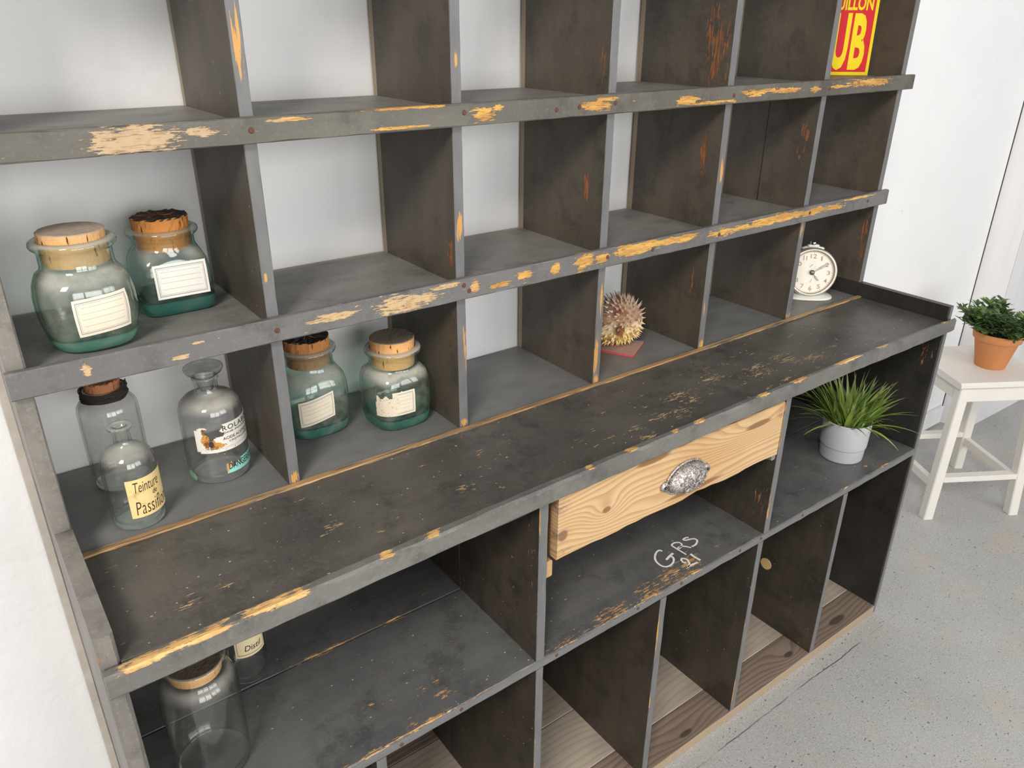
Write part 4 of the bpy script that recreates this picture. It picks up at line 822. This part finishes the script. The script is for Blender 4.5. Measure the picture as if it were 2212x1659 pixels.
# carrying collar and button on top
bm = new_bm(); pts = []
for i in range(13):
    a = math.radians(65 + 50 * i / 12); pts.append(RM @ Vector((0.0575 * math.cos(a), 0.0, 0.0575 * math.sin(a) + 0.0006 * math.sin(i * 2))))
tube(bm, pts, 0.0040, 10); tube(bm, [p + Vector((0, 0, 0.0025)) for p in pts[3:10]], 0.0042, 10)
fin('top_collar', bm, plain('collar_ivory', (0.82, 0.79, 0.72), 0.25, 0.2, 0.1), clk, None, True)
bm = new_bm(); lathe(bm, [(0, 0.0), (0.0055, 0.0), (0.0068, 0.002), (0.0070, 0.006), (0.0062, 0.009), (0, 0.0098)], 24)
for v in bm.verts: v.co = RM @ (v.co + Vector((0, 0.0, 0.0610)))
fin('alarm_button', bm, plain('chrome_button', (0.55, 0.55, 0.55), 0.12, 1.0, 0.05), clk, None, True)
bm = new_bm(); sbox(bm, (-0.022, -0.002, 0.0555), (-0.010, 0.004, 0.0605), 0.001)
for v in bm.verts: v.co = RM @ v.co
fin('alarm_lever', bm, DARK, clk)
# flared foot
bm = new_bm(); prof = [(0.056, 0.0), (0.0575, 0.0015), (0.0575, 0.004), (0.053, 0.0065), (0.034, 0.0110), (0.026, 0.016), (0.022, 0.022)]
rings = []
for (r, z) in prof:
    rings.append([bm.verts.new((r * se(2 * PI * i / 48, 2.6) * math.cos(2 * PI * i / 48), r * 0.62 * se(2 * PI * i / 48, 2.6) * math.sin(2 * PI * i / 48), z)) for i in range(48)])
for r0, r1 in zip(rings, rings[1:]):
    for i in range(48): bm.faces.new((r0[i], r0[(i + 1) % 48], r1[(i + 1) % 48], r1[i]))
bm.faces.new(rings[0][::-1]); bm.faces.new(rings[-1])
m = Mat('foot_enamel'); P = m.obj(); m.pbr(m.mix(m.step(m.xyz(P)[2], 0.0045, 0.006), (0.82, 0.74, 0.62), (0.66, 0.70, 0.66)), 0.3)
fin('foot', bm, m, clk, None, True)

# ------------------------------------------------------------------ enamel advertising sign leaning in the top right pigeonhole
SW, SH = 0.158, 0.250
R0 = Vector((2.4930, 0.3190)); L0 = Vector((2.4930 - 0.8 * SW, 0.3190 + 0.6 * SW))
sgn = thing('advertising_sign', 'red and yellow enamel advertising plate leaning in the top right pigeonhole', 'sign', ((R0.x + L0.x) / 2, (R0.y + L0.y) / 2, Z1 + LIFT), math.atan2(R0.y - L0.y, R0.x - L0.x))
YEL = plain('sign_yellow', (0.80, 0.60, 0.01), 0.5, 0, 0.05, 60, 0, 0.15); RED = plain('sign_red', (0.58, 0.018, 0.025), 0.5, 0, 0.12, 300, 0, 0.15)
LEAN = math.tan(math.radians(2.0))
def S3(x, z, h): return (x, -0.0022 - h + LEAN * z, z)
def slab(bm, x0, x1, z0, z1, h0, h1):
    v = [bm.verts.new(S3(x, z, h)) for h in (h0, h1) for x, z in ((x0, z0), (x1, z0), (x1, z1), (x0, z1))]
    for q in ((3, 2, 1, 0), (4, 5, 6, 7), (0, 1, 5, 4), (1, 2, 6, 5), (2, 3, 7, 6), (3, 0, 4, 7)): bm.faces.new([v[i] for i in q])
bm = new_bm(); slab(bm, -SW / 2, SW / 2, 0, SH, -0.002, 0); fin('plate', bm, YEL, sgn)
bm = new_bm(); slab(bm, -SW / 2 + 0.007, SW / 2 - 0.007, 0.0075, 0.1755, 0.0002, 0.0005); slab(bm, -SW / 2 + 0.007, SW / 2 - 0.007, 0.1860, SH - 0.007, 0.0002, 0.0005)
fin('red_field', bm, RED, sgn)
bm = new_bm()
text_into(bm, 'BOUILLON', SW / 2 - 0.1275, SW / 2 - 0.0130, 0.1400, 0.1710, S3, 0.03, 0, 1.0, 0.0009)
text_into(bm, 'K', SW / 2 - 0.1390, SW / 2 - 0.1010, 0.0120, 0.1340, S3, 0.035, 0, 1.0, 0.0009)
text_into(bm, 'U', SW / 2 - 0.0955, SW / 2 - 0.0580, 0.0112, 0.1345, S3, 0.04, 0, 1.0, 0.0009)
text_into(bm, 'B', SW / 2 - 0.0520, SW / 2 - 0.0175, 0.0120, 0.1340, S3, 0.035, 0, 1.0, 0.0009)
fin('lettering', bm, YEL, sgn)

# ------------------------------------------------------------------ potted grass in the cabinet
PG = Vector((2.3169, 0.0970, ZS + LIFT))
pot = thing('potted_grass', 'light grey pot of artificial green grass on the lower shelf', 'plant pot', PG); pot.scale = (0.915, 0.915, 1.05)
bm = new_bm(); lathe(bm, [(0, 0), (0.0535, 0), (0.0560, 0.0015), (0.0568, 0.005), (0.0585, 0.0325), (0.0588, 0.0335), (0.0605, 0.0345), (0.0612, 0.038), (0.0632, 0.0985), (0.0628, 0.1005), (0.0618, 0.1010), (0.0605, 0.1000), (0.0590, 0.070), (0.0585, 0.062), (0, 0.062)], 64)
fin('pot', bm, plain('pot_grey', (0.44, 0.44, 0.46), 0.55, 0, 0.03, 30), pot, None, True)
bm = new_bm(); lathe(bm, [(0, 0.0625), (0.057, 0.0625), (0.056, 0.084), (0.03, 0.088), (0, 0.089)], 32); fin('soil', bm, plain('soil_dark', (0.02, 0.022, 0.015), 0.95), pot)
def blade(bm, p, az_, lean, L, w, droop, seg=7, uvl=None, tone=0.0):
    d = Vector((math.cos(az_), math.sin(az_), 0)); sd = Vector((-d.y, d.x, 0)); pts = []; q = Vector(p); th = lean
    for i in range(seg + 1):
        t = i / seg; ww = w * (0.55 + 0.9 * t if t < .35 else (1 - t) / .65 * 0.87 + 0.02)
        lift = Vector((0, 0, 0.12 * ww))
        pts.append((bm.verts.new(q + sd * ww / 2 + lift), bm.verts.new(q), bm.verts.new(q - sd * ww / 2 + lift)))
        q = q + (d * math.sin(th) + Vector((0, 0, math.cos(th)))) * (L / seg); th += droop / seg
    for a, b in zip(pts, pts[1:]):
        for k in (0, 1):
            f = bm.faces.new((a[k], a[k + 1], b[k + 1], b[k]))
            for l in f.loops: l[uvl].uv = (tone, (l.vert.co - Vector(p)).length / L)
def leafmat(name, c1, c2, c3, tipc):
    m = Mat(name); u, v, _ = m.xyz(m.uv())
    c = m.mix(m.step(u, 0.0, 0.5), c1, c2); c = m.mix(m.step(u, 0.5, 1.0), c, c3); c = m.mix(m.ma('MULTIPLY', m.step(v, 0.55, 1.0), 0.55), c, tipc)
    nd = m.pbr(c, 0.45, spec=0.4); nd.inputs['Subsurface Weight'].default_value = 0
    tr = m.n('ShaderNodeBsdfTranslucent', {'Color': c}); mx = m.n('ShaderNodeMixShader', {0: 0.18, 1: nd.outputs[0], 2: tr.outputs[0]})
    m.nt.links.new(mx.outputs[0], m.out.inputs[0]); return m
GR = random.Random(21)
bm = new_bm(); uvl = bm.loops.layers.uv.verify()
for i in range(190):
    r = 0.048 * math.sqrt(GR.random()); a = GR.uniform(0, 2 * PI); p = (r * math.cos(a), r * math.sin(a), 0.082)
    aa = a + GR.uniform(-0.9, 0.9); lean = GR.uniform(0.12, 0.68) * (0.45 + r / 0.048) ; L = GR.uniform(0.080, 0.145)
    if i % 4 == 0: lean += 0.40; L *= 1.15
    dr = GR.uniform(0.15, 0.9)
    top = 0.082 + L * math.cos(lean + dr * .4)
    ex = Vector(p) + Vector((math.cos(aa), math.sin(aa), 0)) * L * math.sin(lean + dr * .5)
    if PG.x + ex.x > 2.492: aa += PI * 0.6; 
    blade(bm, p, aa, lean, L, GR.uniform(0.0055, 0.0155), dr, 7, uvl, GR.random())
fin('grass_blades', bm, leafmat('grass_leaf', (0.085, 0.16, 0.030), (0.24, 0.36, 0.065), (0.42, 0.54, 0.11), (0.58, 0.62, 0.36)), pot, None, True)

# ------------------------------------------------------------------ white stool and terracotta pot
SD = Vector((0.8555, -0.5178)); DD = Vector((0.5178, 0.8555)); SEAT = 0.505
F0 = Vector((3.0960, 0.1560))
stool = thing('stool', 'white painted wooden stool with chipped paint beside the cabinet', 'stool', (F0.x + (SD.x + DD.x) * .155, F0.y + (SD.y + DD.y) * .155, 0), math.atan2(SD.y, SD.x))
m = Mat('white_chipped'); P = m.obj(); n = m.noise(P, 18, 4, 0.6); n2 = m.noise(m.vm('MULTIPLY', P, (60, 90, 60)), 1.0, 4, 0.7)
col = m.mix(n, (0.72, 0.68, 0.61), (0.79, 0.765, 0.715)); col = m.mix(m.step(n2, 0.73, 0.76), col, (0.20, 0.15, 0.11))
m.pbr(col, 0.45, m.bump(m.ma('ADD', n, n2), 0.3, 0.002)); WHT = m
def beam(bm, p, q, wx, wy, ch=0.003):
    p, q = Vector(p), Vector(q); d = (q - p).normalized(); ax = Vector((1, 0, 0)) if abs(d.x) < .7 else Vector((0, 1, 0)); up = d.cross(ax).normalized(); sd = up.cross(d).normalized()
    if abs(d.x) >= .7: up, sd = sd, up
    rg = []
    for c in (p, q):
        ring = []
        for (sx, sy, f) in ((-1, -1, 0), (1, -1, 1), (1, 1, 0), (-1, 1, 1)):
            a = sd * sx * (wx / 2 - ch) + up * sy * wy / 2; b = sd * sx * wx / 2 + up * sy * (wy / 2 - ch)
            ring += [c + b, c + a] if f == 0 else [c + a, c + b]
        rg.append([bm.verts.new(v) for v in ring])
    for i in range(8): bm.faces.new((rg[0][i], rg[0][(i + 1) % 8], rg[1][(i + 1) % 8], rg[1][i]))
    bm.faces.new(rg[0][::-1]); bm.faces.new(rg[1])
fx, tx = 0.155, 0.128      # half spacing of the feet and of the leg tops
for sx in (-1, 1):
    for sy in (-1, 1):
        bm = new_bm(); 
        beam(bm, (sx * fx, sy * fx, 0.0005), (sx * tx, sy * tx, SEAT - 0.0225), 0.034, 0.034)
        for v in bm.verts:
            if v.co.z < 0.03: v.co.z = 0.0005
            elif v.co.z > SEAT - 0.05: v.co.z = SEAT - 0.0222
        fin('leg', bm, WHT, stool)
def at(z): return fx + (tx - fx) * z / SEAT
for (z, s, axis) in ((0.150, -1, 'x'), (0.150, 1, 'x'), (0.125, -1, 'y'), (0.125, 1, 'y')):
    h = at(z); bm = new_bm()
    if axis == 'x': beam(bm, (-h + 0.017, s * h, z), (h - 0.017, s * h, z), 0.020, 0.030, 0.0015)
    else: beam(bm, (s * h, -h + 0.017, z), (s * h, h - 0.017, z), 0.020, 0.030, 0.0015)
    fin('stretcher', bm, WHT, stool)
for s in (-1, 1):
    h = at(0.46); bm = new_bm(); board(bm, 'x', -h + 0.0165, h - 0.0165, s * h - 0.009, s * h + 0.009, 0.432, SEAT - 0.0222, 0.001, 0.0003); fin('apron', bm, WHT, stool)
    bm = new_bm(); board(bm, 'y', -h + 0.0165, h - 0.0165, s * h - 0.009, s * h + 0.009, 0.432, SEAT - 0.0222, 0.001, 0.0003); fin('apron', bm, WHT, stool)
bm = new_bm(); board(bm, 'x', -0.156, 0.156, -0.156, 0.156, SEAT - 0.022, SEAT, 0.006, 0.0006, 0.03); fin('seat', bm, WHT, stool)
tp = thing('potted_bush', 'terracotta pot with small leafy green bush on the white stool', 'plant pot', (3.3239, 0.1763, SEAT + LIFT)); tp.scale = (0.85, 0.85, 0.98)
bm = new_bm(); lathe(bm, [(0, 0), (0.0515, 0), (0.0540, 0.002), (0.0770, 0.0955), (0.0785, 0.0965), (0.0825, 0.0965), (0.0850, 0.0985), (0.0885, 0.1210), (0.0880, 0.1235), (0.0860, 0.1245), (0.0835, 0.1230), (0.0800, 0.105), (0.074, 0.098), (0, 0.098)], 72)
m = Mat('terracotta'); P = m.obj(); n = m.noise(P, 14, 4, 0.6); m.pbr(m.mix(n, (0.56, 0.22, 0.085), (0.68, 0.30, 0.125)), 0.8, m.bump(m.noise(P, 150, 3, 0.6), 0.15, 0.001), spec=0.2)
fin('pot', bm, m, tp, None, True)
bm = new_bm(); lathe(bm, [(0, 0.0985), (0.073, 0.0985), (0.078, 0.112), (0.04, 0.118), (0, 0.119)], 32); fin('soil', bm, plain('soil_green', (0.016, 0.026, 0.012), 0.95), tp)
bm = new_bm(); uvl = bm.loops.layers.uv.verify(); GR = random.Random(5)
def leaf(p, d, L, w, tone):
    d = d.normalized(); s = d.cross(Vector((GR.uniform(-.3, .3), GR.uniform(-.3, .3), 1))).normalized(); nrm = s.cross(d)
    prof = ((0, 0.10), (0.3, 0.9), (0.55, 1.0), (0.8, 0.6), (1.0, 0.02)); pts = []
    for t, k in prof:
        c = p + d * L * t - Vector((0, 0, 1)) * L * 0.12 * t * t
        pts.append((bm.verts.new(c + s * w * k / 2 + nrm * w * .12 * k), bm.verts.new(c), bm.verts.new(c - s * w * k / 2 + nrm * w * .12 * k)))
    for (a, b), (t0, t1) in zip(zip(pts, pts[1:]), zip(prof, prof[1:])):
        for k in (0, 1):
            f = bm.faces.new((a[k], a[k + 1], b[k + 1], b[k]))
            for l, tt in zip(f.loops, (t0[0], t0[0], t1[0], t1[0])): l[uvl].uv = (tone, tt * 0.8)
for i in range(120):
    r = 0.062 * math.sqrt(GR.random()); a = GR.uniform(0, 2 * PI); p = Vector((r * math.cos(a), r * math.sin(a), 0.112))
    out = Vector((math.cos(a), math.sin(a), 0)) * (0.25 + 1.15 * r / 0.062 * GR.random()) + Vector((0, 0, GR.uniform(0.55, 1.0)))
    out.normalize(); H = GR.uniform(0.065, 0.120) * (1.35 if i % 16 == 0 else 1); pts = [p + out * H * t + Vector((0, 0, -0.02 * t * t)) for t in (0, .5, 1)]
    n0 = len(bm.faces); tube(bm, pts, [0.0012, 0.001, 0.0006], 4); bm.faces.ensure_lookup_table()
    for f in bm.faces[n0:]:
        for l in f.loops: l[uvl].uv = (0.1, 0)
    tone = GR.random() * (0.6 if GR.random() < .75 else 1.0)
    for t in (0.45, 0.72, 1.0):
        c = p + out * H * t + Vector((0, 0, -0.02 * t * t))
        for k in range(3 if t < 1 else 5):
            aa = GR.uniform(0, 2 * PI); dd = out * 0.35 + Vector((math.cos(aa), math.sin(aa), GR.uniform(-0.1, 0.5)))
            leaf(c, dd, GR.uniform(0.028, 0.044), GR.uniform(0.009, 0.0135), min(1, tone + GR.uniform(-.1, .1)))
fin('foliage', bm, leafmat('bush_leaf', (0.060, 0.115, 0.040), (0.15, 0.235, 0.075), (0.34, 0.48, 0.10), (0.34, 0.42, 0.21)), tp, None, True)

# ------------------------------------------------------------------ daylight, plus an added frontal fill
W = bpy.data.worlds.new('daylight'); SC.world = W; W.use_nodes = True
W.node_tree.nodes['Background'].inputs[0].default_value = (0.93, 0.95, 1.0, 1); W.node_tree.nodes['Background'].inputs[1].default_value = WORLD_S if 'WORLD_S' in globals() else 0.50
def pane_light(name, loc, target, w, h, power, col):
    d = (Vector(target) - Vector(loc)).normalized(); q = d.to_track_quat('-Z', 'Y'); M = q.to_matrix()
    for i in (-1, 1):
        for j in (-1, 1):       # four panes to each light
            L = bpy.data.lights.new(name, 'AREA'); L.shape = 'RECTANGLE'; L.size = w / 2 * 0.9; L.size_y = h / 2 * 0.9; L.energy = power / 4; L.color = col
            o = bpy.data.objects.new(name, L); COL.objects.link(o); o.rotation_euler = q.to_euler()
            o.location = Vector(loc) + M @ Vector((i * w / 4, j * h / 4, 0))
pane_light('left_window_pane', (-0.9, -1.75, 3.25), (1.4, 0.3, 1.0), 0.9, 0.8, 118, (1.0, 0.95, 0.89))
pane_light('right_window_pane', (3.2, -3.4, 1.9), (1.3, 0.4, 1.0), 2.0, 1.6, 62, (1.0, 0.98, 0.955))
pane_light('front_fill_pane', (0.9, -3.9, 1.7), (1.4, 0.4, 1.0), 2.6, 1.8, 98, (1.0, 0.985, 0.965))  # added fill behind the camera to brighten the pigeonholes, no known window

# ------------------------------------------------------------------ camera and view
f_px = 1681.9463
yaw, pit, rol = math.radians(36.7794), math.radians(-25.1249), math.radians(0.363)
fw = Vector((math.sin(yaw) * math.cos(pit), math.cos(yaw) * math.cos(pit), math.sin(pit)))
rt = Vector((math.cos(yaw), -math.sin(yaw), 0)); up = rt.cross(fw)
r2 = rt * math.cos(rol) + up * math.sin(rol); u2 = up * math.cos(rol) - rt * math.sin(rol)
cd = bpy.data.cameras.new('camera'); cd.sensor_fit = 'HORIZONTAL'; cd.sensor_width = 36.0; cd.lens = f_px / 2212 * 36.0; cd.clip_start = 0.02
co = bpy.data.objects.new('camera', cd); COL.objects.link(co)
co.matrix_world = Matrix(((r2.x, u2.x, -fw.x, CAM.x), (r2.y, u2.y, -fw.y, CAM.y), (r2.z, u2.z, -fw.z, CAM.z), (0, 0, 0, 1)))
SC.camera = co
vs = SC.view_settings; SC.display_settings.display_device = 'sRGB'
vs.view_transform = 'Standard'; vs.look = 'None'; vs.exposure = -0.28; vs.gamma = 1.0; vs.use_curve_mapping = False
SC.cycles.use_denoising = True; SC.cycles.max_bounces = 14; SC.cycles.transmission_bounces = 12; SC.cycles.caustics_refractive = True; SC.cycles.sample_clamp_indirect = 8.0; SC.cycles.transparent_max_bounces = 32
